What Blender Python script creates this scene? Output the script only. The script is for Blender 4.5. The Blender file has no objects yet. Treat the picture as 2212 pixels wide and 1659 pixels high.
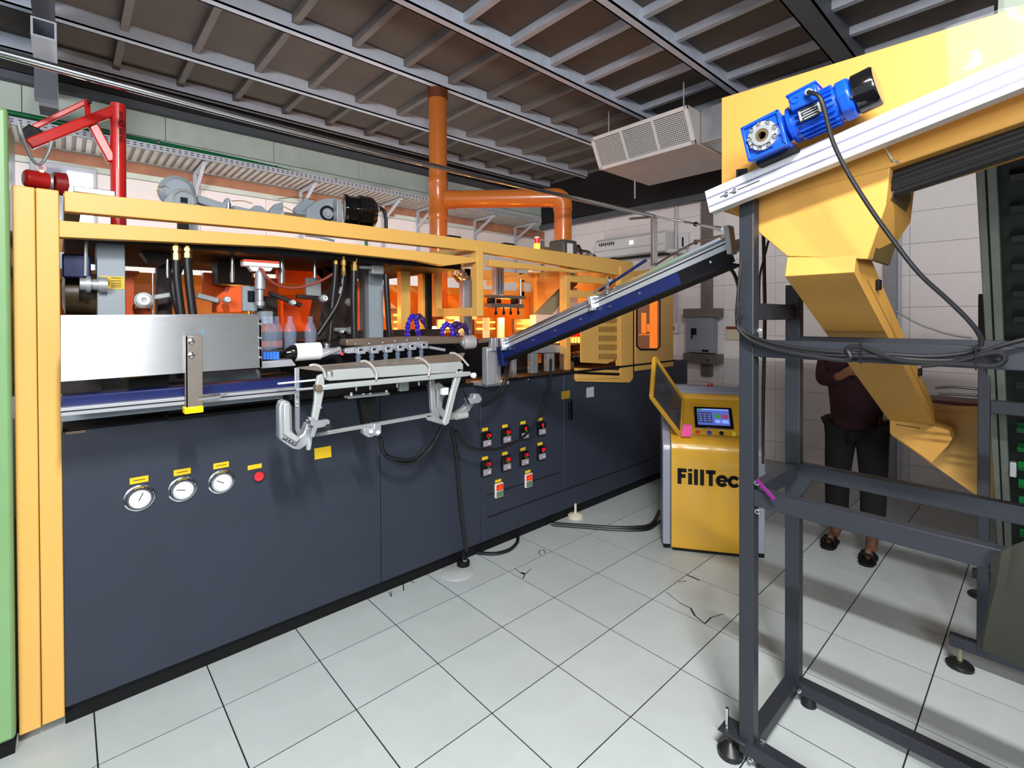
import bpy, bmesh, math, random
from mathutils import Vector, Matrix
random.seed(7)
D = bpy.data
C = bpy.context.scene.collection
sc = bpy.context.scene

# ------------------------------------------------------------------ camera
F = 1060.6
PX, PY = 1123.1, 698.1
H = 1.6218
def _rot(y, p, r):
    f = Vector((math.sin(y) * math.cos(p), math.cos(y) * math.cos(p), math.sin(p)))
    rt = f.cross(Vector((0, 0, 1))).normalized(); up = rt.cross(f)
    return rt * math.cos(r) + up * math.sin(r), -rt * math.sin(r) + up * math.cos(r), f
RA, RB, RC = _rot(0.74769, -0.00899, -0.00328)
cam_d = D.cameras.new('camera'); cam = D.objects.new('camera', cam_d); C.objects.link(cam)
cam.matrix_world = Matrix(((RA.x, RB.x, -RC.x, 0), (RA.y, RB.y, -RC.y, 0), (RA.z, RB.z, -RC.z, H), (0, 0, 0, 1)))
cam_d.sensor_width = 36; cam_d.lens = 36 * F / 2212
cam_d.shift_x = -17.1 / 2212; cam_d.shift_y = -131.4 / 2212
cam_d.clip_start = 0.05; cam_d.clip_end = 60
sc.camera = cam

# ------------------------------------------------------------------ light and exposure
sc.view_settings.view_transform = 'Standard'
sc.view_settings.look = 'None'
sc.view_settings.gamma = 1
sc.view_settings.use_curve_mapping = False
sc.view_settings.exposure = 0.0
w = D.worlds.new('world'); sc.world = w; w.use_nodes = True
w.node_tree.nodes['Background'].inputs[0].default_value = (0.80, 0.88, 1.0, 1)
w.node_tree.nodes['Background'].inputs[1].default_value = 0.75
def area(name, loc, target, size, power, col=(1, 1, 1), sy=None):
    l = D.lights.new(name, 'AREA'); l.energy = power; l.size = size; l.color = col
    if sy: l.shape = 'RECTANGLE'; l.size_y = sy
    o = D.objects.new(name, l); C.objects.link(o); o.location = loc
    o.rotation_euler = (Vector(target) - Vector(loc)).to_track_quat('-Z', 'Y').to_euler()
    return o
def tube_lamp(name, loc, length, power, col):        # a ceiling tube: main light down, some light all round
    area(name, loc, (loc[0], loc[1], 0), 0.10, power, col, sy=length)
    for k in (-1, 0, 1):
        l = D.lights.new(name + '_glow', 'POINT'); l.energy = power * 0.17; l.color = col; l.shadow_soft_size = 0.06
        o = D.objects.new(name + '_glow', l); C.objects.link(o); o.location = (loc[0], loc[1] + k * length * 0.33, loc[2])
tube_lamp('hall_tube', (0.1, -0.40, 3.24), 0.9, 180, (1.0, 0.985, 0.96))
area('hall_fill', (-2.4, -2.6, 3.0), (2.2, 4.5, 2.3), 1.6, 270, (0.95, 0.97, 1.0))  # soft fill added behind the camera to brighten the far walls
area('rear_wall_fill', (1.9, 4.55, 0.9), (1.9, 5.75, 2.7), 4.0, 52, (1.0, 0.96, 0.93), sy=0.2)  # hidden fill added behind the machine to lift the back wall

# ------------------------------------------------------------------ pixel helpers (a pixel of the 2212x1659 frame onto a real plane)
CAM = Vector((0, 0, H))
def _ray(x, y): return RA * ((x - PX) / F) + RB * ((PY - y) / F) + RC
def on(ax, x, y, v):
    d = _ray(x, y); return CAM + d * ((v - CAM[ax]) / d[ax])
def ox(x, y, v): return on(0, x, y, v)
def oy(x, y, v): return on(1, x, y, v)
def oz(x, y, v): return on(2, x, y, v)

# ------------------------------------------------------------------ materials
def lin(c):
    c = c / 255
    return c / 12.92 if c <= 0.04045 else ((c + 0.055) / 1.055) ** 2.4
MATS = {}
def mat(name, rgb, rough=0.5, metal=0.0, noise=0.0, nscale=8.0, bump=0.0, bscale=60.0, emit=None, estr=1.0,
        trans=0.0, alpha=1.0, spec=0.5, coat=0.0, rnd=0.0, ior=1.45, stretch=None, dirt=None, dscale=2.0, damt=0.5):
    m = D.materials.new(name); m.use_nodes = True; nt = m.node_tree; N = nt.nodes; L = nt.links
    b = N['Principled BSDF']
    col = (lin(rgb[0]), lin(rgb[1]), lin(rgb[2]), 1)
    b.inputs['Base Color'].default_value = col
    b.inputs['Roughness'].default_value = rough; b.inputs['Metallic'].default_value = metal
    b.inputs['Specular IOR Level'].default_value = spec; b.inputs['IOR'].default_value = ior
    b.inputs['Transmission Weight'].default_value = trans; b.inputs['Alpha'].default_value = alpha
    b.inputs['Coat Weight'].default_value = coat
    tc = N.new('ShaderNodeTexCoord'); mp = N.new('ShaderNodeMapping'); L.new(tc.outputs['Object'], mp.inputs[0])
    if stretch: mp.inputs['Scale'].default_value = stretch
    src = None
    if noise or rnd:
        n = N.new('ShaderNodeTexNoise'); n.inputs['Scale'].default_value = nscale; n.inputs['Detail'].default_value = 4
        L.new(mp.outputs[0], n.inputs['Vector'])
        mr = N.new('ShaderNodeMapRange'); L.new(n.outputs['Fac'], mr.inputs[0])
        mr.inputs[1].default_value = 0.3; mr.inputs[2].default_value = 0.7
        mr.inputs[3].default_value = 1 - noise; mr.inputs[4].default_value = 1 + noise
        val = mr.outputs[0]
        if rnd:
            oi = N.new('ShaderNodeObjectInfo'); r2 = N.new('ShaderNodeMapRange'); L.new(oi.outputs['Random'], r2.inputs[0])
            r2.inputs[3].default_value = 1 - rnd; r2.inputs[4].default_value = 1 + rnd
            mm = N.new('ShaderNodeMath'); mm.operation = 'MULTIPLY'; L.new(val, mm.inputs[0]); L.new(r2.outputs[0], mm.inputs[1]); val = mm.outputs[0]
        vm = N.new('ShaderNodeVectorMath'); vm.operation = 'SCALE'; vm.inputs[0].default_value = col[:3]
        L.new(val, vm.inputs['Scale']); src = vm.outputs[0]
    if dirt:
        n2 = N.new('ShaderNodeTexNoise'); n2.inputs['Scale'].default_value = dscale; n2.inputs['Detail'].default_value = 6
        L.new(mp.outputs[0], n2.inputs['Vector'])
        m2 = N.new('ShaderNodeMapRange'); L.new(n2.outputs['Fac'], m2.inputs[0]); m2.inputs[1].default_value = 0.5; m2.inputs[2].default_value = 0.75; m2.inputs[4].default_value = damt
        mx = N.new('ShaderNodeMix'); mx.data_type = 'RGBA'; L.new(m2.outputs[0], mx.inputs[0])
        if src: L.new(src, mx.inputs[6])
        else: mx.inputs[6].default_value = col
        mx.inputs[7].default_value = (lin(dirt[0]), lin(dirt[1]), lin(dirt[2]), 1); src = mx.outputs[2]
    if src: L.new(src, b.inputs['Base Color'])
    if bump:
        n3 = N.new('ShaderNodeTexNoise'); n3.inputs['Scale'].default_value = bscale; n3.inputs['Detail'].default_value = 3
        L.new(mp.outputs[0], n3.inputs['Vector'])
        bp = N.new('ShaderNodeBump'); bp.inputs['Strength'].default_value = bump; bp.inputs['Distance'].default_value = 0.01
        L.new(n3.outputs['Fac'], bp.inputs['Height']); L.new(bp.outputs[0], b.inputs['Normal'])
    if emit:
        b.inputs['Emission Color'].default_value = (lin(emit[0]), lin(emit[1]), lin(emit[2]), 1); b.inputs['Emission Strength'].default_value = estr
    MATS[name] = m
    return m
M_FLOOR = mat('floor_tile_glaze', (180, 188, 188), 0.32, noise=0.05, nscale=5, rnd=0.03, dirt=(150, 155, 152), dscale=3, damt=0.35, bump=0.03, bscale=40)
M_GROUT = mat('floor_grout', (20, 22, 26), 0.9, noise=0.2)
M_WTILE = mat('wall_tile_glaze', (246, 238, 236), 0.3, noise=0.015, rnd=0.015)
M_WGROUT = mat('wall_grout', (150, 146, 142), 0.9, noise=0.1)
M_UPW = mat('upper_wall_panel', (216, 226, 214), 0.7, noise=0.05, dirt=(150, 158, 146), dscale=1.5, damt=0.5)
M_CEIL = mat('ceiling_board', (98, 90, 84), 0.85, noise=0.08, rnd=0.05, nscale=3, bump=0.1, bscale=120)
M_GALV = mat('galvanised_steel', (186, 190, 200), 0.5, 0.1, noise=0.06, nscale=12)
M_PURL = mat('zinc_purlin', (214, 222, 236), 0.45, 0.1, noise=0.06, nscale=12)
M_RIB = mat('brown_grey_rib', (122, 116, 112), 0.6, 0.1, noise=0.06, nscale=12)  # darker brown-grey tone for the ribs further back
M_BEAM = mat('painted_beam', (96, 100, 106), 0.6, 0.2, noise=0.06)
M_DKST = mat('dark_painted_wall', (34, 30, 30), 0.6, noise=0.1)
M_YEL = mat('machine_yellow', (216, 168, 88), 0.42, noise=0.02, nscale=3, bump=0.02, bscale=250)
M_YEL2 = mat('console_yellow', (210, 160, 46), 0.3, noise=0.02, nscale=3, coat=0.3)
M_GREEN = mat('pistachio_paint', (120, 160, 108), 0.35, noise=0.03, coat=0.3)
M_NAVY = mat('textured_charcoal_paint', (42, 48, 61), 0.5, noise=0.06, nscale=4, bump=0.12, bscale=350)
M_BLK = mat('black_paint', (15, 15, 18), 0.6, noise=0.1, spec=0.25)
M_FRAME = mat('frame_charcoal', (38, 41, 48), 0.45, noise=0.06, nscale=4, bump=0.08, bscale=350)
M_BLKG = mat('gloss_black', (12, 12, 14), 0.12, coat=0.5)
M_STEEL = mat('brushed_stainless', (196, 200, 206), 0.32, 0.95, noise=0.03, nscale=4, bump=0.04, bscale=12, stretch=(0.3, 0.3, 60), dirt=(236, 238, 240), dscale=5, damt=0.25)
b_ = M_STEEL.node_tree.nodes['Principled BSDF']; b_.inputs['Anisotropic'].default_value = 0.92; b_.inputs['Anisotropic Rotation'].default_value = 0.25
tg = M_STEEL.node_tree.nodes.new('ShaderNodeTangent'); tg.direction_type = 'RADIAL'; tg.axis = 'Z'; M_STEEL.node_tree.links.new(tg.outputs[0], b_.inputs['Tangent'])
M_CHROME = mat('chrome', (215, 218, 222), 0.15, 1.0)
M_ALU = mat('anodised_aluminium', (184, 187, 194), 0.38, 0.6, noise=0.03)
M_ALUD = mat('dull_cast_aluminium', (160, 164, 166), 0.5, 0.5, noise=0.06)
M_GREYM = mat('grey_machine_paint', (138, 148, 156), 0.45, noise=0.04)
M_ORG = mat('orange_cast_paint', (226, 88, 24), 0.4, noise=0.05)
M_PVC = mat('orange_pvc', (196, 108, 42), 0.28, noise=0.03, nscale=3, coat=0.3)
M_RED = mat('red_paint', (186, 30, 26), 0.28, noise=0.05, coat=0.3)
M_BLUE = mat('motor_blue', (14, 76, 196), 0.28, noise=0.03, coat=0.3)
M_DBLUE = mat('deep_blue_plate', (20, 32, 84), 0.35, 0.1, noise=0.08)
M_RUB = mat('black_rubber', (24, 24, 27), 0.38, noise=0.08)
M_BRASS = mat('brass', (170, 140, 80), 0.3, 0.9)
M_LABEL = mat('yellow_label', (222, 184, 30), 0.45, noise=0.04)
M_WHITE = mat('white_plastic', (228, 228, 226), 0.4, noise=0.01)
M_WARM = mat('bronze_plate', (120, 104, 92), 0.4, 0.4, noise=0.06)

# ------------------------------------------------------------------ mesh builder
class MB:
    def __init__(s): s.v = []; s.f = []
    def add(s, vs, fs):
        n = len(s.v); s.v += [Vector(q) for q in vs]; s.f += [tuple(i + n for i in q) for q in fs]; return s
    def box(s, x0, x1, y0, y1, z0, z1):
        return s.add([(x, y, z) for z in (z0, z1) for y in (y0, y1) for x in (x0, x1)],
                     [(0, 2, 3, 1), (4, 5, 7, 6), (0, 1, 5, 4), (2, 6, 7, 3), (0, 4, 6, 2), (1, 3, 7, 5)])
    def bar(s, p, q, wd, ht, up=(0, 0, 1)):          # box beam from p to q
        p = Vector(p); q = Vector(q); d = (q - p).normalized(); u = Vector(up)
        sd = d.cross(u)
        if sd.length < 1e-4: sd = d.cross(Vector((1, 0, 0)))
        sd.normalize(); u = sd.cross(d)
        vs = [e + sd * a * wd / 2 + u * b * ht / 2 for e in (p, q) for b in (-1, 1) for a in (-1, 1)]
        return s.add(vs, [(0, 1, 3, 2), (4, 6, 7, 5), (0, 4, 5, 1), (2, 3, 7, 6), (0, 2, 6, 4), (1, 5, 7, 3)])
    def cyl(s, p, q, r, n=16, r2=None):
        p = Vector(p); q = Vector(q); r2 = r if r2 is None else r2
        d = (q - p).normalized(); a = d.orthogonal().normalized(); b = d.cross(a)
        vs = []
        for e, rr in ((p, r), (q, r2)):
            vs += [e + (a * math.cos(2 * math.pi * i / n) + b * math.sin(2 * math.pi * i / n)) * rr for i in range(n)]
        fs = [(i, (i + 1) % n, n + (i + 1) % n, n + i) for i in range(n)] + [tuple(range(n - 1, -1, -1)), tuple(range(n, 2 * n))]
        return s.add(vs, fs)
    def ring(s, p, q, ro, ri, n=20):                 # hollow sleeve
        p = Vector(p); q = Vector(q); d = (q - p).normalized(); a = d.orthogonal().normalized(); b = d.cross(a)
        vs = []
        for e, rr in ((p, ro), (q, ro), (q, ri), (p, ri)):
            vs += [e + (a * math.cos(2 * math.pi * i / n) + b * math.sin(2 * math.pi * i / n)) * rr for i in range(n)]
        fs = []
        for k in range(4):
            k2 = (k + 1) % 4
            fs += [(k * n + i, k * n + (i + 1) % n, k2 * n + (i + 1) % n, k2 * n + i) for i in range(n)]
        return s.add(vs, fs)
    def lathe(s, o, d, prof, n=20):                  # prof: list of (t along d, radius)
        o = Vector(o); d = Vector(d).normalized(); a = d.orthogonal().normalized(); b = d.cross(a)
        vs = []
        for t, r in prof:
            vs += [o + d * t + (a * math.cos(2 * math.pi * i / n) + b * math.sin(2 * math.pi * i / n)) * max(r, 1e-4) for i in range(n)]
        fs = []
        for k in range(len(prof) - 1):
            fs += [(k * n + i, k * n + (i + 1) % n, (k + 1) * n + (i + 1) % n, (k + 1) * n + i) for i in range(n)]
        fs += [tuple(range(n - 1, -1, -1)), tuple(range((len(prof) - 1) * n, len(prof) * n))]
        return s.add(vs, fs)
    def prism(s, poly, vec):
        n = len(poly); vec = Vector(vec)
        vs = [Vector(q) for q in poly] + [Vector(q) + vec for q in poly]
        fs = [tuple(range(n)), tuple(range(2 * n - 1, n - 1, -1))] + [(i, i + n, (i + 1) % n + n, (i + 1) % n) for i in range(n)]
        return s.add(vs, fs)
    def tube(s, pts, r, n=8, sub=5):
        pts = [Vector(q) for q in pts]
        if sub > 1 and len(pts) > 2:
            P = [pts[0] * 2 - pts[1]] + pts + [pts[-1] * 2 - pts[-2]]; out = []
            for i in range(1, len(P) - 2):
                a, b, c, d = P[i - 1:i + 3]
                for k in range(sub):
                    t = k / sub
                    out.append(0.5 * ((2 * b) + (c - a) * t + (2 * a - 5 * b + 4 * c - d) * t * t + (3 * b - a - 3 * c + d) * t ** 3))
            pts = out + [pts[-1]]
        vs = []; m = len(pts); u = None
        for i, q in enumerate(pts):
            d = (pts[min(i + 1, m - 1)] - pts[max(i - 1, 0)]).normalized()
            u = d.orthogonal().normalized() if u is None else (u - d * u.dot(d)).normalized()
            b = d.cross(u); rr = r[min(i * len(r) // m, len(r) - 1)] if isinstance(r, (list, tuple)) else r
            vs += [q + (u * math.cos(2 * math.pi * k / n) + b * math.sin(2 * math.pi * k / n)) * rr for k in range(n)]
        fs = [(i * n + k, i * n + (k + 1) % n, (i + 1) * n + (k + 1) % n, (i + 1) * n + k) for i in range(m - 1) for k in range(n)]
        fs += [tuple(range(n - 1, -1, -1)), tuple(range((m - 1) * n, m * n))]
        return s.add(vs, fs)
    def ball(s, c, r, n=12, sz=1.0):
        c = Vector(c); k = n // 2
        prof = [(-math.cos(math.pi * i / k) * r * sz, math.sin(math.pi * i / k) * r) for i in range(k + 1)]
        return s.lathe(c, (0, 0, 1), prof, n)
    def build(s, name, m, parent=None, bevel=0.0, smooth=True, label=None):
        return link(name, s, m, parent, bevel, smooth, label)
ORG = {}
def link(name, mb, m, parent=None, bevel=0.0, smooth=True, label=None):
    vs = mb.v
    lo = Vector((min(q.x for q in vs), min(q.y for q in vs), min(q.z for q in vs)))
    hi = Vector((max(q.x for q in vs), max(q.y for q in vs), max(q.z for q in vs)))
    o0 = (lo + hi) / 2
    if parent is None: o0.z = lo.z
    me = D.meshes.new(name); me.from_pydata([tuple(q - o0) for q in vs], [], mb.f)
    bm = bmesh.new(); bm.from_mesh(me); bmesh.ops.recalc_face_normals(bm, faces=bm.faces)
    bm.to_mesh(me); bm.free()
    if smooth:
        me.polygons.foreach_set('use_smooth', [True] * len(me.polygons)); me.set_sharp_from_angle(angle=math.radians(38))
    me.materials.append(m)
    o = D.objects.new(name, me); C.objects.link(o)
    po = ORG[parent.name] if parent else Vector((0, 0, 0))
    if parent: o.parent = parent
    o.location = o0 - po; ORG[o.name] = o0
    if bevel:
        b = o.modifiers.new('bevel', 'BEVEL'); b.width = bevel; b.segments = 2; b.limit_method = 'ANGLE'; b.angle_limit = math.radians(40)
    if label: o['label'] = label
    return o
def thing(name, label, cat, loc, group=None):
    o = D.objects.new(name, None); C.objects.link(o); o.location = loc; o.empty_display_size = 0.1
    ORG[o.name] = Vector(loc); return tag(o, label, cat, group)
def tag(o, label, cat, group=None):
    o['label'] = label; o['category'] = cat
    if group: o['group'] = group
    return o
def struct(o): o['kind'] = 'structure'; return o
def B(*a): return MB().box(*a)
def BAR(*a, **k): return MB().bar(*a, **k)
def CY(*a, **k): return MB().cyl(*a, **k)
def TB(*a, **k): return MB().tube(*a, **k)
def copy_at(src, delta, parent=None, name=None):     # object + its children, moved by delta
    c = src.copy(); C.objects.link(c); ORG[c.name] = ORG[src.name] + Vector(delta)
    if parent: c.parent = parent
    c.location = src.location + Vector(delta)
    for ch in src.children:
        d = ch.copy(); C.objects.link(d); d.parent = c; ORG[d.name] = ORG[ch.name] + Vector(delta)
        for g in ch.children:
            e = g.copy(); C.objects.link(e); e.parent = d
    return c
def text(name, s, size, o, ux, uy, m, parent, depth=0.001, bold=0.0, sx=1.0):
    cu = D.curves.new(name, 'FONT'); cu.body = s; cu.size = size; cu.extrude = depth; cu.offset = bold; cu.space_character = sx
    t = D.objects.new(name, cu); C.objects.link(t)
    dg = bpy.context.evaluated_depsgraph_get(); me = D.meshes.new_from_object(t.evaluated_get(dg))
    D.objects.remove(t)
    ux = Vector(ux).normalized(); uz = ux.cross(Vector(uy)).normalized(); uy = uz.cross(ux)
    mb = MB(); mb.add([Vector(o) + ux * v.co.x + uy * v.co.y + uz * v.co.z for v in me.vertices], [tuple(p.vertices) for p in me.polygons])
    return mb.build(name, m, parent, smooth=False)

# ================================================================== SETTING
TS = 0.4
# floor: grout slab and one tile object per tile
floor = struct(B(-3.5, 6.1, -3.5, 6.1, -0.06, -0.0015).build('floor', M_GROUT, smooth=False))
tile_me = None
def floor_tile(cx, cy, wx, wy):
    global tile_me
    if abs(wx - TS) < 1e-6 and tile_me:
        o = tile_me.copy(); C.objects.link(o); o.location = Vector((cx, cy, -0.002 - 0.0004 * random.random())) - ORG['floor']; return o
    o = B(cx - wx / 2 + 0.0026, cx + wx / 2 - 0.0026, cy - wy / 2 + 0.0026, cy + wy / 2 - 0.0026, -0.004, 0.0).build('floor_tile', M_FLOOR, floor, smooth=False)
    tile_me = o; return o
for i in range(-3, 14):
    for j in range(-1, 14):
        cx = TS * (i + 0.5 + 1.18834); cy = TS * (-j - 0.5 + 5.87976)
        if cx - 0.2 > 5.9 or cy > 3.1 or cx < -1.2: continue
        a = math.degrees(math.atan2(cx, cy))
        if not (-20 < a - 2 and a < 112): continue
        if cx * 0.68 + cy * 0.733 < 0.3: continue
        floor_tile(cx, cy, TS, TS)
def crack(name, pts, wd):
    P = [oz(x, y, 0.0) for x, y in pts]; mb = MB()
    for k in range(len(P) - 1):
        w2 = wd[k] if isinstance(wd, list) else wd
        mb.bar(P[k] + Vector((0, 0, 0.0)), P[k + 1] + Vector((0, 0, 0.0)), w2, 0.0012)
    return mb.build(name, M_GROUT, floor, smooth=False, label='dark crack in a floor tile')
crack('crack', [(1438, 1278), (1468, 1302), (1492, 1314), (1501, 1330)], [0.003, 0.005, 0.010])
crack('crack', [(1501, 1330), (1523, 1347), (1536, 1334), (1563, 1326)], [0.006, 0.007, 0.004])
crack('crack', [(1466, 1257), (1483, 1255)], 0.004)
crack('crack', [(1484, 1242), (1511, 1254)], [0.008])
crack('crack', [(1112, 1228), (1124, 1237), (1134, 1241), (1147, 1229)], [0.004, 0.010, 0.004])
crack('crack', [(1130, 1250), (1134, 1239), (1127, 1236)], 0.006)
crack('crack', [(1168, 1200), (1163, 1192), (1170, 1187)], 0.005)
crack('crack', [(1174, 1187), (1178, 1195)], 0.005)
crack('crack', [(846, 1277), (845, 1289), (840, 1278)], 0.004)
crack('crack', [(872, 1276), (871, 1262), (884, 1254), (895, 1259)], [0.006, 0.006, 0.005])

# right wall (x = 5.9): tiles, each its own piece
XW, YW = 5.9, 5.75
wall_right = struct(B(XW + 0.006, XW + 0.15, -3.0, YW + 0.15, 0, 3.85).build('wall_right', M_WGROUT, smooth=False))
wall_back = struct(B(-2.2, XW, YW + 0.006, YW + 0.15, 0, 3.85).build('wall_back', M_WGROUT, smooth=False))
wt = None
for r in range(0, 10):
    for k in range(-1, 9):
        y1 = 5.705 - 0.6 * k; y0 = y1 - 0.6; z0 = -0.08 + 0.3 * r; z1 = z0 + 0.3
        if y1 > YW: y1 = YW
        z0 = max(z0, 0.0)
        full = abs(y1 - y0 - 0.6) < 1e-6 and abs(z1 - z0 - 0.3) < 1e-6
        if full and wt:
            o = wt.copy(); C.objects.link(o); o.location = Vector((XW, (y0 + y1) / 2, (z0 + z1) / 2)) - ORG['wall_right']
        else:
            o = B(XW - 0.006, XW + 0.006, y0 + 0.0014, y1 - 0.0014, z0 + 0.0014, z1 - 0.0014).build('wall_tile', M_WTILE, wall_right, bevel=0.001)
            if full: wt = o
for k in range(-1, 9):
    y1 = min(5.705 - 0.6 * k, YW); y0 = 5.705 - 0.6 * k - 0.6
    B(XW - 0.006, XW + 0.006, y0 + 0.0014, y1 - 0.0014, 2.9214, 3.10).build('wall_tile', M_WTILE, wall_right, bevel=0.001)
wt = None
for r in range(3, 10):
    for k in range(-3, 9):
        x0 = 0.4 + 0.6 * k; x1 = min(x0 + 0.6, XW - 0.007); z0 = -0.08 + 0.3 * r; z1 = z0 + 0.3
        full = abs(x1 - x0 - 0.6) < 1e-6
        if full and wt:
            o = wt.copy(); C.objects.link(o); o.location = Vector(((x0 + x1) / 2, YW, (z0 + z1) / 2)) - ORG['wall_back']
        else:
            o = B(x0 + 0.0014, x1 - 0.0014, YW - 0.006, YW + 0.006, z0 + 0.0014, z1 - 0.0014).build('wall_tile', M_WTILE, wall_back, bevel=0.001)
            if full: wt = o
# greenish boards above the tiles on the back wall
for k in range(-2, 6):
    x0 = 0.721 + 0.963 * k; x1 = min(x0 + 0.963, XW - 0.01)
    B(x0 + 0.003, x1 - 0.003, YW - 0.012, YW + 0.005, 3.33, 3.60).build('wall_board', M_UPW, wall_back, smooth=False)
B(-2.2, XW - 0.01, YW - 0.010, YW + 0.005, 2.925, 3.322).build('wall_board', M_UPW, wall_back, smooth=False)
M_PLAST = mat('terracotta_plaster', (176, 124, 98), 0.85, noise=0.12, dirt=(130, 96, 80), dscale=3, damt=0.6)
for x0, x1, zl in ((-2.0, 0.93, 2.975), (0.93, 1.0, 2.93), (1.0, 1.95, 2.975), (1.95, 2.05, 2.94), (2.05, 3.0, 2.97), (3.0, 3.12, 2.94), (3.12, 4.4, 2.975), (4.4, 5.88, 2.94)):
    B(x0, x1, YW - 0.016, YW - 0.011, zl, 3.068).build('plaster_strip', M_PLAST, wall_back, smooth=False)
struct(B(-2.2, XW, YW - 0.10, YW - 0.013, 3.55, 3.62).build('trim_1', M_BEAM, bevel=0.004))
struct(B(-2.2, XW - 0.02, YW - 0.10, YW - 0.013, 3.625, 3.80).build('trim_2', M_DKST, smooth=False))
struct(B(XW - 0.10, XW - 0.007, -3.0, YW - 0.02, 3.12, 3.80).build('trim_3', M_DKST, smooth=False))
struct(B(XW - 0.14, XW - 0.08, -3.0, YW - 0.02, 3.08, 3.16).build('trim_4', M_BEAM, bevel=0.004))
# pillar casing on the right wall
struct(B(XW - 0.06, XW - 0.007, 0.97, 1.10, 0, 3.07).build('trim_5', mat('pillar_grey', (150, 152, 158), 0.6, noise=0.05), bevel=0.004))
struct(B(XW - 0.085, XW - 0.062, 0.955, 0.985, 0, 3.07).build('trim_6', M_GALV, bevel=0.003))
struct(B(XW - 0.09, XW - 0.007, 2.83, 2.95, 0.9, 3.07).build('trim_7', mat('trunking_steel', (120, 114, 110), 0.55, 0.3, noise=0.15, nscale=14), bevel=0.004))

struct(B(0.4, 6.1, -3.15, -3.0, 0, 3.9).build('wall_light_block', mat('plain_wall', (190, 186, 180), 0.8, noise=0.05), smooth=False))  # unseen wall added to block world light on the right side
# ceiling: slab, boards, purlins and ribs as parts
ZC = 3.80
ceiling = struct(B(-3.0, 6.05, -3.0, 5.9, ZC + 0.10, ZC + 0.16).build('ceiling', M_DKST, smooth=False))
YB = [5.56, 4.78, 3.82, 2.96, 2.04, 1.13, 0.2]
XR = [1.72 + 0.458 * k for k in range(-7, 10)]
pn = None
ys = [5.74] + YB
for k in range(len(ys) - 1):
    for q in range(len(XR) - 1):
        y0, y1 = ys[k + 1], ys[k]
        x0, x1 = XR[q], XR[q + 1]
        c = B(x0 + 0.004, x1 - 0.004, y0 + 0.004, y1 - 0.004, ZC + 0.055 + 0.006 * random.random(), ZC + 0.075).build('ceiling_panel', M_CEIL, ceiling, smooth=False)
for y in YB[:-1]:
    wdt = 0.075 if y > 1.5 else 0.15
    zb = ZC - 0.055 if y > 1.5 else ZC - 0.11
    mb = MB().box(-3, 5.8, y - wdt / 2, y - wdt / 2 + 0.012, zb, ZC + 0.06).box(-3, 5.8, y - wdt / 2, y + wdt / 2, zb, zb + 0.01).box(-3, 5.8, y + wdt / 2 - 0.012, y + wdt / 2, zb, ZC + 0.06)
    mb.build('ceiling_beam', M_PURL if y > 1.5 else M_BEAM, ceiling, smooth=False)
for x in XR:
    for k in range(len(YB)):
        y1 = ys[k] - 0.03; y0 = ys[k + 1] + (0.04 if ys[k + 1] > 1.5 else 0.08)
        MB().box(x - 0.024, x + 0.024, y0, y1, ZC - 0.005, ZC + 0.058).build('ceiling_rib', M_RIB if y1 > 3.5 else M_GALV, ceiling, smooth=False)
        if k in (3, 4, 5) and x > 1.5:
            B(x - 0.034, x - 0.026, y0, y0 + 0.035, ZC - 0.01, ZC + 0.03).build('rib_clip', M_GALV, ceiling, smooth=False)
# the deep cross beam at the left with its hanging stub
MB().box(-0.13, -0.03, -1.0, 5.6, 3.50, 3.52).box(-0.10, -0.06, -1.0, 5.6, 3.52, 3.72).box(-0.13, -0.03, -1.0, 5.6, 3.70, 3.75).build('cross_beam', M_BEAM, ceiling, smooth=False)
c = MB(); 
for a0, a1, b0, b1 in ((-0.13, -0.02, 3.27, 3.28), (-0.13, -0.02, 3.37, 3.38), (-0.13, -0.12, 3.28, 3.37), (-0.03, -0.02, 3.28, 3.37)):
    c.box(a0, a1, 4.0, 5.5, b0, b1)
c.build('square_tube', M_GALV, ceiling, smooth=False)
B(-0.13, -0.02, 4.4, 4.5, 3.05, 3.5).build('hanger', M_BEAM, ceiling, bevel=0.003)
# bright window far left on the back wall
win_m = mat('daylight_pane', (240, 246, 255), 0.3, emit=(236, 244, 255), estr=5.0)
window = struct(B(-0.20, 0.22, YW - 0.03, YW - 0.007, 1.9, 2.95).build('window_1', M_GALV, bevel=0.004))
B(0.03, 0.19, YW - 0.036, YW - 0.03, 1.95, 2.9).build('pane', win_m, window, smooth=False)
B(-0.17, -0.01, YW - 0.036, YW - 0.03, 1.95, 2.9).build('pane', mat('shut_pane', (150, 160, 178), 0.2), window, smooth=False)

# ---- prisms traced on a real plane and given their thickness
def PYp(pts, y, th): return MB().prism([oy(a, b, y) for a, b in pts], (0, th, 0))
def PXp(pts, x, th): return MB().prism([ox(a, b, x) for a, b in pts], (th, 0, 0))
def yrect(x0, y0, x1, y1, y, th):      # axis-aligned box whose front face fills a pixel rectangle on plane y
    a = oy(x0, (y0 + y1) / 2, y); b = oy(x1, (y0 + y1) / 2, y); m = (x0 + x1) / 2
    return MB().box(a.x, b.x, y, y + th, oy(m, y1, y).z, oy(m, y0, y).z)
def ytube(pts, y, r, n=8, sub=5): return MB().tube([oy(a, b, y if len(q) == 0 else q[0]) for a, b, *q in pts], r, n, sub)
YF = 2.64

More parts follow.
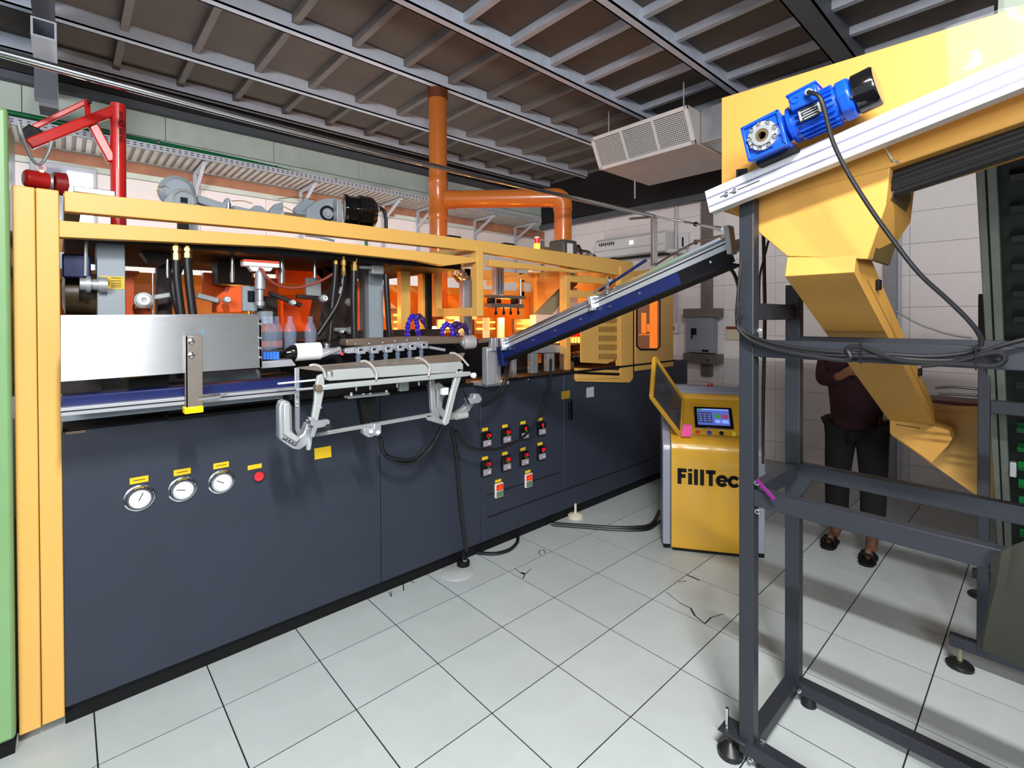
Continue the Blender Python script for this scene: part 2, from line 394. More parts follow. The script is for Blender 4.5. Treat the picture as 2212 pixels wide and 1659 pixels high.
# ================================================================== MACHINE
dk0 = mat('dark_body', (40, 38, 38), 0.6, noise=0.15)
mac = thing('blow_moulding_machine', 'long yellow and charcoal bottle blowing machine with open guards along the back wall', 'machine', (2.2, 3.4, 0))
M_SEAM = M_BLK
B(-0.012, 4.9, 2.68, 4.15, 0.0, 0.12).build('kick_base', M_BLK, mac, smooth=False)
for a, b in ((-0.012, 1.34), (1.343, 2.075), (2.078, 2.92), (2.923, 4.9)):
    B(a, b, YF, YF + 0.03, 0.087, 1.18).build('base_panel', M_NAVY, mac, bevel=0.004)
B(-0.01, 4.895, YF + 0.03, 4.15, 0.12, 1.17).build('base_body', M_BLK, mac, smooth=False)
B(2.13, 4.88, YF - 0.004, YF, 0.245, 0.250).build('panel_seam', M_BLK, mac, smooth=False)
B(2.13, 2.86, YF - 0.004, YF, 0.40, 0.404).build('panel_seam', M_BLK, mac, smooth=False)
B(2.13, 2.86, YF - 0.006, YF, 1.02, 1.032).build('panel_lip', M_NAVY, mac, bevel=0.002)
B(0.33, 4.6, YF - 0.025, 4.2, 1.178, 1.195).build('top_tray', M_BLK, mac, bevel=0.004)
B(-0.01, 0.33, YF + 0.04, 4.2, 1.17, 1.185).build('bed_plate', M_BLK, mac)
B(0.0, 0.06, YF - 0.004, YF + 0.04, 1.17, 1.18).build('edge_strip', M_WARM, mac)
B(0.22, 0.62, 2.80, 2.84, 1.196, 1.203).build('slot', M_BLKG, mac)
B(-0.14, -0.079, YF, YF + 0.10, 0.05, 2.13).build('corner_column', M_YEL, mac, bevel=0.004)
B(-0.077, -0.012, YF - 0.002, YF + 0.10, 0.055, 2.13).build('corner_column', M_YEL, mac, bevel=0.004)
PYp([(139, 412), (600, 462), (1031, 519), (1366, 565), (1366, 600), (1031, 543), (600, 497), (139, 456)], YF, 0.06).build('top_beam', M_YEL, mac, bevel=0.003)
PYp([(128, 476), (600, 510), (900, 542), (1031, 557), (1031, 566), (960, 574), (900, 563), (600, 533), (128, 512)], YF, 0.06).build('second_beam', M_YEL, mac, bevel=0.003)
PYp([(1058, 560), (1240, 582), (1325, 577), (1323, 582), (1240, 590), (1232, 588), (1058, 575)], YF + 0.02, 0.05).build('second_beam', M_YEL, mac, bevel=0.003)
# far side and cross members of the roof frame
B(-0.1, 4.6, 4.0, 4.06, 2.03, 2.13).build('rear_top_beam', M_YEL, mac, bevel=0.003)
B(-0.1, 4.6, 4.0, 4.06, 1.86, 1.93).build('rear_middle_beam', M_YEL, mac, bevel=0.003)
B(-0.1, 4.6, 4.0, 4.05, 1.19, 1.27).build('rear_bottom_beam', M_YEL, mac, bevel=0.003)
for x in (0.0, 2.06, 3.86, 4.5):
    B(x, x + 0.055, YF + 0.06, 4.0, 2.08, 2.135).build('roof_cross_beam', M_YEL, mac, bevel=0.003)
for x in (-0.1, 0.95, 1.98, 2.95, 3.7, 4.52):
    B(x, x + 0.08, 4.0, 4.06, 1.19, 2.13).build('rear_post', M_YEL, mac, bevel=0.003)
amber = mat('amber_panel', (250, 150, 50), 0.35, noise=0.04)
cream = mat('tinted_panel', (240, 196, 150), 0.4, noise=0.03)
for a, b, m_ in ((-0.02, 0.95, cream), (1.03, 1.98, amber), (2.06, 2.95, amber), (3.03, 3.7, amber), (3.78, 4.52, amber)):
    B(a, b, 4.03, 4.045, 1.27, 1.86).build('rear_panel', m_, mac, smooth=False)
# short side frame reaching inwards at the pass opening
xs = 2.05
B(xs, xs + 0.055, YF - 0.005, YF + 0.055, 1.64, 2.11).build('pass_frame_post', M_YEL, mac, bevel=0.003)
B(xs, xs + 0.05, 3.13, 3.20, 1.64, 2.06).build('pass_frame_post', M_YEL, mac, bevel=0.003)
B(xs, xs + 0.05, YF + 0.055, 3.13, 1.64, 1.70).build('pass_frame_rail', M_YEL, mac, bevel=0.003)
B(xs, xs + 0.05, YF + 0.055, 3.13, 1.99, 2.06).build('pass_frame_rail', M_YEL, mac, bevel=0.003)
B(1.93, 1.98, 3.13, 3.20, 1.19, 2.06).build('inner_post', M_YEL, mac, bevel=0.003)
B(1.95, 1.99, 3.10, 3.13, 1.2, 2.0).build('black_strip', M_BLK, mac)
B(2.04, 2.09, 4.0, 3.2, 2.0, 2.05).build('pass_frame_rail', M_YEL, mac)
# right door and end section
PYp([(1341, 575), (1368, 568), (1368, 818), (1360, 827), (1246, 824), (1246, 812), (1341, 816)], YF - 0.02, 0.06).build('door_frame', M_YEL, mac, bevel=0.004)
PYp([(1246, 795), (1341, 800), (1341, 806), (1246, 803)], YF - 0.01, 0.03).build('door_rail', M_YEL, mac, bevel=0.002)
PYp([(1246, 808), (1341, 812), (1341, 817), (1246, 820)], YF - 0.03, 0.03).build('door_rail', M_YEL, mac, bevel=0.002)
pg = MB()
P0 = [(1255, 690), (1336, 668), (1336, 762), (1328, 778), (1312, 786), (1255, 783)]
door = PYp(P0, YF + 0.02, 0.012).build('door_sheet', M_YEL, mac, bevel=0.002)
for c in range(12):
    for r in range(5):
        u, v = 1294 + c * 3.6, 686 + r * 19.5
        if u + v * 0.0 > 1334: continue
        pg.add(*(lambda a, b: ([(a.x, a.y - 0.001, a.z), (b.x, a.y - 0.001, a.z), (b.x, a.y - 0.001, b.z), (a.x, a.y - 0.001, b.z), (a.x, a.y + 0.014, a.z), (b.x, a.y + 0.014, a.z), (b.x, a.y + 0.014, b.z), (a.x, a.y + 0.014, b.z)],
               [(0, 1, 2, 3), (4, 7, 6, 5), (0, 4, 5, 1), (1, 5, 6, 2), (2, 6, 7, 3), (3, 7, 4, 0)]))(oy(u, v, YF + 0.019), oy(u + 1.7, v + 12, YF + 0.019)))
s = pg.build('vent_slots', mat('vent_dark', (120, 84, 40), 0.8), door, smooth=False); s['kind'] = 'stuff'
B(3.05, 3.10, 2.72, 2.80, 1.19, 2.08).build('inner_post', M_YEL, mac, bevel=0.003)
for z in (1.93, 1.80):
    B(3.1, 3.85, 2.72, 2.76, z, z + 0.06).build('door_stiffener', M_YEL, mac, bevel=0.003)
# perpendicular end wall seen through the door
B(3.87, 3.89, YF + 0.06, 4.0, 1.2, 2.08).build('section_wall', M_YEL, mac, smooth=False)
PYp([(1369, 600), (1450, 590), (1450, 788), (1369, 802)], YF, 0.05).build('end_panel_back', M_YEL, mac, bevel=0.002)
PYp([(1368.5, 602), (1370, 602), (1370, 802), (1368.5, 803)], YF - 0.022, 0.004).build('door_gap', M_BLK, mac, smooth=False)
PYp([(1250, 804), (1341, 807), (1341, 810), (1250, 807)], YF - 0.012, 0.004).build('door_gap', M_BLK, mac, smooth=False)
endp = MB()
xa, xb = oy(1369, 700, YF).x, oy(1451, 700, YF).x
B(xa, xb, YF - 0.02, YF, 1.13, 1.96).build('end_panel', M_YEL, mac, bevel=0.004)
wf = PYp([(1380, 641), (1419, 641), (1427, 649), (1427, 748), (1419, 757), (1384, 757), (1375, 748), (1375, 649)], YF - 0.026, 0.006).build('end_window', M_BLK, mac)
PYp([(1381, 645), (1418, 645), (1424, 651), (1424, 747), (1418, 753), (1384, 753), (1378, 747), (1378, 651)], YF - 0.03, 0.004).build('window_glass', mat('amber_glass', (110, 60, 26), 0.08, emit=(150, 80, 30), estr=0.35, coat=1), wf)  # light from inside is put into the pane as emission
PYp([(1404, 646), (1420, 646), (1420, 752), (1404, 752)], YF - 0.033, 0.003).build('window_bar', mat('amber_glow', (255, 140, 40), 0.3, emit=(255, 120, 20), estr=0.7), wf)  # bar glows by emission, for the lit interior behind the window
for a_, b2, c_, d_ in ((1386, 676, 1396, 720), (1398, 700, 1403, 716), (1380, 722, 1403, 724)): PYp([(a_, b2), (c_, b2), (c_, d_), (a_, d_)], YF - 0.033, 0.002).build('lamp_glint', MATS['amber_glow'], wf, smooth=False)
# roof bits
for u in (985, 1103, 1335):
    a = oy(u, 518 + (u - 985) * 0.14, YF); B(a.x - 0.05, a.x + 0.05, YF + 0.01, YF + 0.05, 2.153, 2.168).build('roof_hinge', M_BLK, mac, bevel=0.003)
B(0.03, 0.16, YF + 0.01, YF + 0.05, 2.135, 2.16).build('roof_hinge', M_CHROME, mac, bevel=0.003)
B(0.82, 0.93, YF + 0.01, YF + 0.05, 2.155, 2.17).build('roof_hinge', M_CHROME, mac, bevel=0.003)
# warning labels
yl = PYp([(679, 969), (715, 963), (716, 987), (680, 993)], YF - 0.002, 0.002).build('warning_label', M_LABEL, mac, label='plain yellow label')
PYp([(1213, 846), (1231, 843), (1231, 860), (1213, 863)], YF - 0.002, 0.002).build('warning_label', mat('old_label', (150, 120, 20), 0.6), mac)
PYp([(1267, 838), (1283, 835), (1283, 857), (1267, 859)], YF - 0.002, 0.002).build('rating_plate', mat('plate_grey', (170, 172, 176), 0.4), mac)
B(2.975, 3.01, YF - 0.02, YF, 0.80, 0.97).build('door_latch', M_BLKG, mac, bevel=0.003)

# pressure gauges
for gx, gy, ang in ((301, 1075, 25), (394, 1056, -75), (478, 1040, -60)):
    p = oy(gx, gy, YF); dy = Vector((0, -1, 0))
    g = MB().lathe(p, dy, [(0, 0.055), (0.006, 0.055), (0.008, 0.050), (0.020, 0.046), (0.024, 0.043), (0.024, 0.038), (0.020, 0.037), (0.018, 0.0)], 32).build('pressure_gauge', M_CHROME, mac)
    CY(p + dy * 0.0185, p + dy * 0.0205, 0.0365, 32).build('dial', mat('dial_white', (236, 238, 242), 0.35) if 'dial_white' not in MATS else MATS['dial_white'], g)
    a = math.radians(ang); dd = Vector((math.sin(a), 0, math.cos(a)))
    BAR(p + dy * 0.022 - dd * 0.008, p + dy * 0.022 + dd * 0.026, 0.003, 0.001, up=(0, 1, 0)).build('needle', M_BLK, g)
    tk = MB()
    for q in range(11):
        t = math.radians(-135 + q * 27); e = Vector((math.sin(t), 0, math.cos(t)))
        tk.bar(p + dy * 0.021 + e * 0.029, p + dy * 0.021 + e * 0.034, 0.0015, 0.0006, up=(0, 1, 0))
    tk.build('scale_marks', M_BLK, g, smooth=False)
    B(p.x - 0.032, p.x + 0.032, YF - 0.003, YF, p.z + 0.063, p.z + 0.090).build('name_label', M_LABEL, mac, bevel=0.001)
    B(p.x - 0.020, p.x + 0.020, YF - 0.0036, YF - 0.003, p.z + 0.0755, p.z + 0.078).build('print_line', M_BLK, mac, smooth=False)
p = oy(557, 1027, YF)
MB().lathe(p, (0, -1, 0), [(0, 0.014), (0.012, 0.014), (0.014, 0.021), (0.026, 0.022), (0.030, 0.018), (0.031, 0.0)], 24).build('emergency_stop', mat('button_red', (226, 40, 50), 0.35, coat=0.4), mac, label='red mushroom emergency stop button')
B(p.x - 0.045, p.x + 0.018, YF - 0.003, YF, p.z + 0.035, p.z + 0.057).build('name_label', M_LABEL, mac, bevel=0.001)
# temperature controllers
led_r = mat('led_red', (60, 0, 4), 0.4, emit=(255, 20, 40), estr=1.6)
led_g = mat('led_green', (10, 60, 10), 0.4, emit=(40, 220, 40), estr=1.0)
led_o = mat('led_orange', (80, 14, 2), 0.4, emit=(255, 80, 20), estr=1.6)
kp = mat('keypad_grey', (150, 140, 150), 0.4)
SEG = {'0': 'abcdef', '1': 'bc', '2': 'abged', '3': 'abgcd', '5': 'afgcd', '6': 'afgedc', '7': 'abc', '8': 'abcdefg', '9': 'abfgcd'}
def digits(s, x, y, z, w_, h_, m, parent):
    mb = MB(); t = h_ * 0.12
    for i, ch in enumerate(s):
        x0 = x + i * w_ * 1.35; x1 = x0 + w_
        for g in SEG[ch]:
            b_ = {'a': (x0, x1, z + h_ - t, z + h_), 'd': (x0, x1, z, z + t), 'g': (x0, x1, z + h_ / 2 - t / 2, z + h_ / 2 + t / 2), 'b': (x1 - t, x1, z + h_ / 2, z + h_), 'c': (x1 - t, x1, z, z + h_ / 2),
                  'f': (x0, x0 + t, z + h_ / 2, z + h_), 'e': (x0, x0 + t, z, z + h_ / 2)}[g]
            mb.box(b_[0], b_[1], y - 0.0008, y, b_[2], b_[3])
    return mb.build('led_digits', m, parent, smooth=False)
ctl = [(1048, 949, '170'), (1091, 941, '155'), (1130, 933, '18'), (1167, 925, '19'), (1048, 1011, '175'), (1091, 1000, '195'), (1130, 990, '175'), (1167, 978, '150')]
for cx_, cy_, s in ctl:
    p = oy(cx_, cy_, YF); wz, hz = 0.040, 0.052
    t = B(p.x - wz, p.x + wz, YF - 0.022, YF, p.z - hz, p.z + hz).build('temperature_controller', M_BLKG, mac, bevel=0.003)
    digits(s, p.x - 0.012, YF - 0.0225, p.z + 0.016, 0.012, 0.022, led_r, t)
    B(p.x + 0.008, p.x + 0.018, YF - 0.0235, YF - 0.022, p.z + 0.006, p.z + 0.011).build('led_dot', led_g, t, smooth=False)
    kk = B(p.x - 0.034, p.x + 0.036, YF - 0.025, YF - 0.022, p.z - 0.044, p.z - 0.002).build('keypad', kp, t, bevel=0.002)
    B(p.x + 0.008, p.x + 0.013, YF - 0.0262, YF - 0.025, p.z - 0.030, p.z - 0.022).build('key', M_WHITE, t)
    B(p.x + 0.018, p.x + 0.023, YF - 0.0262, YF - 0.025, p.z - 0.030, p.z - 0.022).build('key', M_WHITE, t)
    B(p.x - 0.028, p.x + 0.022, YF - 0.004, YF, p.z + 0.058, p.z + 0.080).build('name_label', M_LABEL, mac, bevel=0.001)
meter_w = mat('meter_white', (214, 208, 196), 0.4)
for cx_, cy_, s in ((1076, 1058, '1182'), (1140, 1037, '1187')):
    p = oy(cx_, cy_, YF)
    t = B(p.x - 0.036, p.x + 0.036, YF - 0.018, YF, p.z - 0.050, p.z + 0.050).build('panel_meter', meter_w, mac, bevel=0.004)
    B(p.x - 0.030, p.x + 0.030, YF - 0.020, YF - 0.018, p.z + 0.002, p.z + 0.042).build('display', mat('disp_red', (150, 20, 10), 0.3, emit=(255, 30, 5), estr=0.35) if 'disp_red' not in MATS else MATS['disp_red'], t)
    digits(s, p.x - 0.026, YF - 0.0205, p.z + 0.010, 0.009, 0.022, led_o, t)
    B(p.x - 0.030, p.x + 0.030, YF - 0.020, YF - 0.018, p.z - 0.044, p.z - 0.004).build('keypad', mat('keypad_green', (96, 116, 100), 0.5) if 'keypad_green' not in MATS else MATS['keypad_green'], t)
    B(p.x - 0.028, p.x + 0.026, YF - 0.004, YF, p.z + 0.054, p.z + 0.074).build('name_label', M_LABEL, mac, bevel=0.001)
# levelling feet of the machine
fm = mat('foot_cream', (206, 198, 178), 0.6, noise=0.1)
p = oz(1243, 1117, 0)
ft = MB().lathe(p, (0, 0, 1), [(0, 0.062), (0.018, 0.062), (0.030, 0.045), (0.034, 0.015), (0.036, 0.010), (0.11, 0.010)], 24).build('levelling_foot', fm, mac)
p = oz(988, 1236, 0)
MB().lathe(p, (0, 0, 1), [(0, 0.105), (0.004, 0.105), (0.006, 0.10), (0.006, 0.0)], 32).build('floor_disc', mat('disc_grey', (176, 180, 180), 0.35, noise=0.08), mac, label='round grey plate on the floor under a machine foot')
p = oz(1001, 1222, 0) 
MB().lathe(p, (0, 0, 1), [(0.006, 0.042), (0.03, 0.042), (0.04, 0.03), (0.042, 0.012), (0.10, 0.012)], 24).build('levelling_foot', M_BLK, mac)
CY(p + Vector((0, -0.012, 0.035)), p + Vector((0, -0.014, 0.05)), 0.018, 20).build('foot_nut', M_CHROME, mac)

B(0.90, 1.98, 2.67, 2.95, 1.196, 1.50).build('dark_block', M_BLK, mac, bevel=0.005)  # dark block added against oven glow spilling over the trays
B(0.34, 0.88, 2.70, 2.82, 1.196, 1.34).build('dark_block', dk0, mac, bevel=0.005)
B(0.0, 3.0, 3.10, 3.14, 1.19, 1.46).build('splash_plate', M_BLK, mac)
# ------------------------------------------------ inside of the clamp section
B(0.0, 1.98, 2.72, 3.9, 1.955, 2.0).build('platen_top', M_BLK, mac, bevel=0.004)
def yb(n, m_, x0, y0, x1, y1, y, th, bv=0.003, par=None, label=None): return yrect(x0, y0, x1, y1, y, th).build(n, m_, par or mac, bevel=bv, label=label)
c1 = yb('grey_column', M_GREYM, 210, 505, 271, 742, 2.80, 0.16)
yb('column_head', M_GREYM, 212, 499, 348, 522, 2.795, 0.03)
wl = yb('instruction_label', mat('label_gold', (214, 176, 40), 0.5), 216, 597, 269, 624, 2.797, 0.003, 0)
a, b_ = oy(228, 611, 2.796), oy(245, 607, 2.796)
MB().ring(a, a + Vector((0, -0.0015, 0)), 0.014, 0.012, 20).build('print_circle', M_BLK, wl)
for v in (600, 606, 611, 615, 619):
    yb('print_line', M_BLK, 240, v, 262, v + 1.2, 2.7955, 0.001, 0, wl)
c2 = yb('grey_column', M_GREYM, 797, 548, 828, 735, 2.95, 0.16)
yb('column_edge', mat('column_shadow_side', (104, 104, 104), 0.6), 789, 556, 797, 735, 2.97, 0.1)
yb('column_head', M_GREYM, 770, 548, 828, 560, 2.94, 0.03)
# blue terminal box, drive motor and coupling at the left
yb('blue_box', M_DBLUE, 134, 549, 197, 600, 2.80, 0.16, 0.006)
a = oy(134, 636, 2.95); b_ = oy(196, 636, 2.95)
MB().lathe(a, (1, 0, 0), [(0, 0.05), (0.01, 0.088), (0.10, 0.095), (0.20, 0.09)], 24).build('drive_motor', mat('oily_motor', (70, 56, 36), 0.35, noise=0.2), mac)
a = oy(172, 614, 2.78); MB().lathe(a, (1, 0, 0), [(0, 0.028), (0.02, 0.028), (0.02, 0.036), (0.035, 0.036), (0.035, 0.024), (0.06, 0.024), (0.06, 0.034), (0.09, 0.034)], 20).build('coupling', M_ALUD, mac)
ytube([(188, 500), (186, 540), (185, 596)], 2.76, 0.006).build('pipe', M_ALUD, mac)
# orange brackets
yb('orange_bracket', M_ORG, 271, 585, 291, 742, 3.0, 0.10)
yb('orange_bracket', M_ORG, 271, 585, 301, 592, 2.99, 0.12)
PYp([(468, 640), (486, 628), (492, 633), (500, 617), (526, 617), (526, 675), (468, 675)], 3.0, 0.12).build('orange_clamp', M_ORG, mac, bevel=0.004)
yb('orange_clamp', M_ORG, 290, 666, 326, 700, 3.0, 0.10)
yb('orange_bracket', M_ORG, 773, 607, 787, 735, 3.05, 0.10)
yb('orange_plate', M_ORG, 540, 600, 600, 700, 3.3, 0.05)
yb('orange_plate', M_ORG, 600, 545, 700, 612, 3.5, 0.05)
yb('orange_plate', M_ORG, 612, 640, 770, 742, 3.45, 0.05)
yb('orange_plate', M_ORG, 440, 590, 500, 640, 3.4, 0.05)
# dark castings of the clamps
dk = mat('dark_casting', (44, 34, 30), 0.5, noise=0.2)
yb('dark_casting', dk, 300, 506, 430, 545, 3.0, 0.2)
PYp([(305, 545), (380, 545), (372, 560), (345, 575), (320, 566)], 3.02, 0.1).build('dark_casting', dk, mac)
yb('dark_casting', dk, 470, 512, 640, 560, 3.1, 0.2)
yb('dark_casting', dk, 470, 560, 545, 615, 3.2, 0.15)
PYp([(660, 540), (722, 545), (722, 600), (700, 640), (690, 690), (700, 735), (770, 735), (770, 560), (800, 556)], 3.15, 0.2).build('dark_casting', dk, mac, bevel=0.006)
yb('dark_casting', dk, 555, 640, 600, 690, 3.15, 0.12)
yb('dark_casting', dk, 340, 560, 372, 690, 3.1, 0.08)
yb('grey_block', M_GREYM, 524, 618, 556, 672, 2.97, 0.12)
yb('black_insert', M_BLK, 536, 628, 550, 652, 2.96, 0.02)
yb('grey_block', M_GREYM, 556, 672, 590, 700, 3.0, 0.1)
yb('grey_link_plate', M_ALUD, 662, 600, 694, 640, 3.05, 0.03)
B(0.0, 2.0, 3.0, 3.06, 1.50, 1.55).build('tie_bar', dk, mac)
for u, v0, v1, r in ((502, 556, 610, 0.011), (609, 540, 612, 0.016), (680, 546, 600, 0.012), (330, 590, 690, 0.004), (362, 560, 600, 0.006)):
    CY(oy(u, v0, 2.95), oy(u, v1, 2.95), r, 12).build('guide_rod', M_CHROME, mac)
def roller(u, v, r, y=2.93):
    p = oy(u, v, y); k = MB().lathe(p, (0, -1, 0), [(0, r * 1.25), (0.03, r * 1.25), (0.03, r), (0.045, r), (0.047, r * 0.5), (0.045, 0)], 20).build('roller', M_ALUD, mac)
    MB().ring(p + Vector((0, -0.046, 0)), p + Vector((0, -0.052, 0)), r * 0.75, r * 0.4, 16).build('snap_ring', M_WHITE, k)
for u, v, r in ((309, 649, 0.030), (488, 648, 0.014), (696, 645, 0.018), (754, 653, 0.022), (629, 654, 0.013), (756, 714, 0.020), (733, 716, 0.010)): roller(u, v, r)
def arm(p0, p1, w_, y=2.98, m_=M_ALUD): BAR(oy(*p0, y), oy(*p1, y), w_, w_ * 0.8).build('link_arm', m_, mac, bevel=0.004)
arm((318, 645), (372, 636), 0.03); arm((425, 638), (472, 650), 0.035); arm((640, 640), (700, 645), 0.03, m_=dk); arm((722, 712), (756, 712), 0.03); arm((580, 632), (650, 660), 0.03, m_=dk)
# white nozzle block
nb = yb('nozzle_block', M_WHITE, 526, 566, 604, 576, 2.78, 0.06)
yb('red_cap_plate', mat('coral_red', (226, 84, 56), 0.5), 526, 562, 604, 567, 2.775, 0.07, par=nb)
PYp([(537, 575), (592, 575), (585, 586), (546, 586)], 2.79, 0.05).build('nozzle_boss', M_WHITE, nb, bevel=0.002)
a = oy(562, 583, 2.80); b_ = oy(562, 668, 2.80)
MB().lathe(a, b_ - a, [(0, 0.018), (0.02, 0.024), (0.10, 0.026), (0.105, 0.016), (0.16, 0.015), (0.165, 0.022), (0.185, 0.022), (0.2, 0.01)], 20).build('nozzle', M_ALU, nb)
ytube([(560, 580, 2.76), (567, 583, 2.75), (576, 598, 2.75), (600, 616, 2.78), (640, 622, 2.8), (690, 608, 2.8), (722, 590, 2.82)], 2.76, 0.007).build('hose', mat('copper_red_hose', (150, 72, 66), 0.35), mac)
# hydraulic hoses with brass fittings
def hose(pts, r, y=2.74, fit=None):
    q = ytube(pts, y, r, 10).build('hydraulic_hose', M_RUB if r < 0.03 else M_RUB, mac)
    if fit:
        a = oy(*fit[0], y); b2 = oy(*fit[1], y); L_ = (b2 - a).length
        MB().lathe(a, b2 - a, [(0, r * .7), (L_ * .2, r * .7), (L_ * .2, r * 1.15), (L_ * .45, r * 1.15), (L_ * .47, r * .8), (L_ * .6, r * .8), (L_ * .6, r * 1.05), (L_ * .97, r * 1.05), (L_, r * 0.9)], 6).build('brass_fitting', M_BRASS, q)
hose([(381, 562), (382, 600), (388, 650), (400, 740)], 0.017, 2.72, ((380, 524), (381, 563)))
hose([(405, 558), (407, 590), (412, 640), (425, 740)], 0.018, 2.72, ((405, 531), (405, 558)))
hose([(388, 575), (375, 620), (392, 690), (410, 745)], 0.018, 2.76)
hose([(725, 571), (724, 600), (719, 650), (712, 740)], 0.014, 2.74, ((725, 551), (725, 572)))
hose([(742, 596), (738, 630), (726, 662), (706, 694), (686, 724)], 0.014, 2.72, ((742, 554), (742, 597)))
hose([(765, 585), (764, 650), (766, 740)], 0.019, 2.74, ((766, 551), (765, 586)))
hose([(834, 592), (836, 640), (843, 740)], 0.017, 2.74)
hose([(848, 545), (846, 570), (838, 588)], 0.006, 2.74)
sl = mat('silver_wrap', (206, 210, 220), 0.2, 0.6)
for q in (((740, 602), (739, 612)), ((737, 620), (733, 634))):
    BAR(oy(*q[0], 2.715), oy(*q[1], 2.715), 0.012, 0.01).build('hose_tape', sl, mac)
yb('valve_box', M_ALUD, 804, 572, 830, 592, 2.80, 0.05, 0.006)
a, b_ = oy(776, 577, 2.80), oy(803, 578, 2.80); CY(a, b_, 0.010, 12).build('valve_stem', M_ALU, mac)
# crank castings standing above the beam
def cast(pts, y, th, m_=M_GREYM): return PYp(pts, y, th).build('crank_casting', m_, mac, bevel=0.005)
cast([(352, 435), (368, 415), (385, 407), (412, 408), (424, 425), (426, 470), (352, 470)], 3.15, 0.08)
a = oy(397, 433, 3.15); rk = MB().ring(a, a + Vector((0, -0.012, 0)), 0.058, 0.046, 24).build('bearing_ring', M_CHROME, mac)
CY(a, a + Vector((0, -0.006, 0)), 0.046, 24).build('bearing_face', M_GREYM, rk); B(a.x - 0.016, a.x + 0.016, a.y - 0.010, a.y - 0.006, a.z - 0.014, a.z + 0.014).build('square_hole', M_BLK, rk)
a = oy(380, 418, 3.3); MB().lathe(a, (0, -1, 0), [(0, 0.085), (0.06, 0.085), (0.08, 0.06), (0.08, 0)], 24).build('crank_hub', M_GREYM, mac)
BAR(oy(424, 430, 3.2), oy(478, 448, 3.2), 0.05, 0.045).build('crank_link', M_GREYM, mac, bevel=0.006)
BAR(oy(500, 452, 3.2), oy(545, 462, 3.2), 0.05, 0.04).build('crank_link', M_GREYM, mac, bevel=0.006)
cast([(468, 448), (485, 436), (491, 426), (498, 430), (500, 452), (486, 460), (470, 456)], 3.15, 0.06)
CY(oy(494, 440, 3.12), oy(494, 470, 3.12), 0.012, 12).build('guide_rod', M_CHROME, mac)
cast([(541, 452), (552, 443), (566, 445), (580, 458), (620, 470), (620, 490), (541, 480)], 3.15, 0.06)
cast([(582, 455), (596, 440), (612, 436), (612, 470), (590, 475)], 3.25, 0.06)
cast([(638, 448), (660, 430), (680, 432), (690, 460), (660, 480), (636, 478)], 3.3, 0.05)
cast([(664, 450), (686, 434), (706, 428), (728, 428), (733, 450), (728, 486), (664, 486)], 3.15, 0.08)
a = oy(707, 461, 3.15); rk = MB().ring(a, a + Vector((0, -0.012, 0)), 0.048, 0.036, 24).build('bearing_ring', M_BLK, mac)
CY(a, a + Vector((0, -0.008, 0)), 0.020, 16).build('bearing_core', M_ALUD, rk)
yb('support_leg', M_GREYM, 404, 460, 426, 500, 3.2, 0.06); yb('black_leg', M_BLK, 386, 470, 408, 500, 3.12, 0.06)
a = oy(740, 455, 3.1)
sv = MB().lathe(a, Vector((1, -0.25, 0)), [(0, 0.07), (0.004, 0.108), (0.03, 0.112), (0.035, 0.100), (0.09, 0.100), (0.095, 0.114), (0.18, 0.110), (0.21, 0.08), (0.215, 0.0)], 8).build('servo_motor', M_BLKG, mac, bevel=0.004, label='glossy black servo motor above the top beam')
ytube([(806, 448), (826, 452), (833, 470), (834, 500)], 3.02, 0.012).build('servo_cable', M_RUB, sv)
CY(oy(800, 446, 3.02), oy(818, 452, 3.02), 0.016, 12).build('servo_plug', M_ALUD, sv)
yb('servo_flange', M_ALUD, 728, 430, 739, 480, 3.08, 0.10, par=sv)
for pts in ([(334, 436), (340, 408), (352, 414)], [(340, 408), (356, 402), (366, 408)], [(500, 434), (525, 434), (545, 440)], [(600, 430), (640, 426), (680, 432)], [(612, 446), (640, 460)]):
    ytube([(a_, b2) for a_, b2 in pts], 3.12, 0.002, 6).build('air_line', M_BRASS, mac)
# pipework glimpsed between the two beams
for u0, v0, u1, v1 in ((690, 512, 722, 520), (660, 508, 690, 512), (345, 470, 360, 476)):
    BAR(oy(u0, v0, 3.0), oy(u1, v1, 3.0), 0.012, 0.012).build('thin_pipe', M_GREYM, mac)
B(0.9, 1.5, 3.2, 3.3, 2.0, 2.12).build('grey_yoke', M_GREYM, mac, bevel=0.006)

# ------------------------------------------------ heating section (right half)
glow = mat('heater_glow', (255, 150, 40), 0.3, emit=(255, 176, 60), estr=5.0)
glow2 = mat('lamp_core', (255, 230, 170), 0.3, emit=(255, 214, 130), estr=12.0)
hb = mat('heater_steel', (150, 120, 96), 0.35, 0.5, noise=0.1)
def heater(x0, x1, y, z0, z1, n):
    o = B(x0, x1, y + 0.03, y + 0.07, z0 - 0.02, z1 + 0.02).build('heater_box', hb, mac, bevel=0.003)
    for k in range(n):
        z = z0 + (z1 - z0) * (k + 0.5) / n
        CY((x0 + 0.01, y, z), (x1 - 0.01, y, z), 0.008, 10).build('heater_tube', glow, o)
heater(1.86, 1.98, 3.45, 1.52, 1.68, 3)
heater(2.38, 2.62, 3.50, 1.52, 1.66, 3)
heater(2.75, 2.98, 3.55, 1.50, 1.62, 2)
heater(3.2, 3.5, 3.50, 1.50, 1.60, 2)
for u, v, r, y in ((938, 711, 0.024, 3.2), (1181, 675, 0.018, 3.3), (1184, 724, 0.022, 3.0), (870, 714, 0.02, 3.35)):
    MB().ball(oy(u, v, y), r, 16).build('heater_lamp', glow2, mac)
for k in range(9):
    p = oy(1198 + k * 6.5, 736, 3.0); CY(p - Vector((0, 0, 0.02)), p + Vector((0, 0, 0.03)), 0.010, 10).build('preform_cap', MATS['heater_glow'], mac)
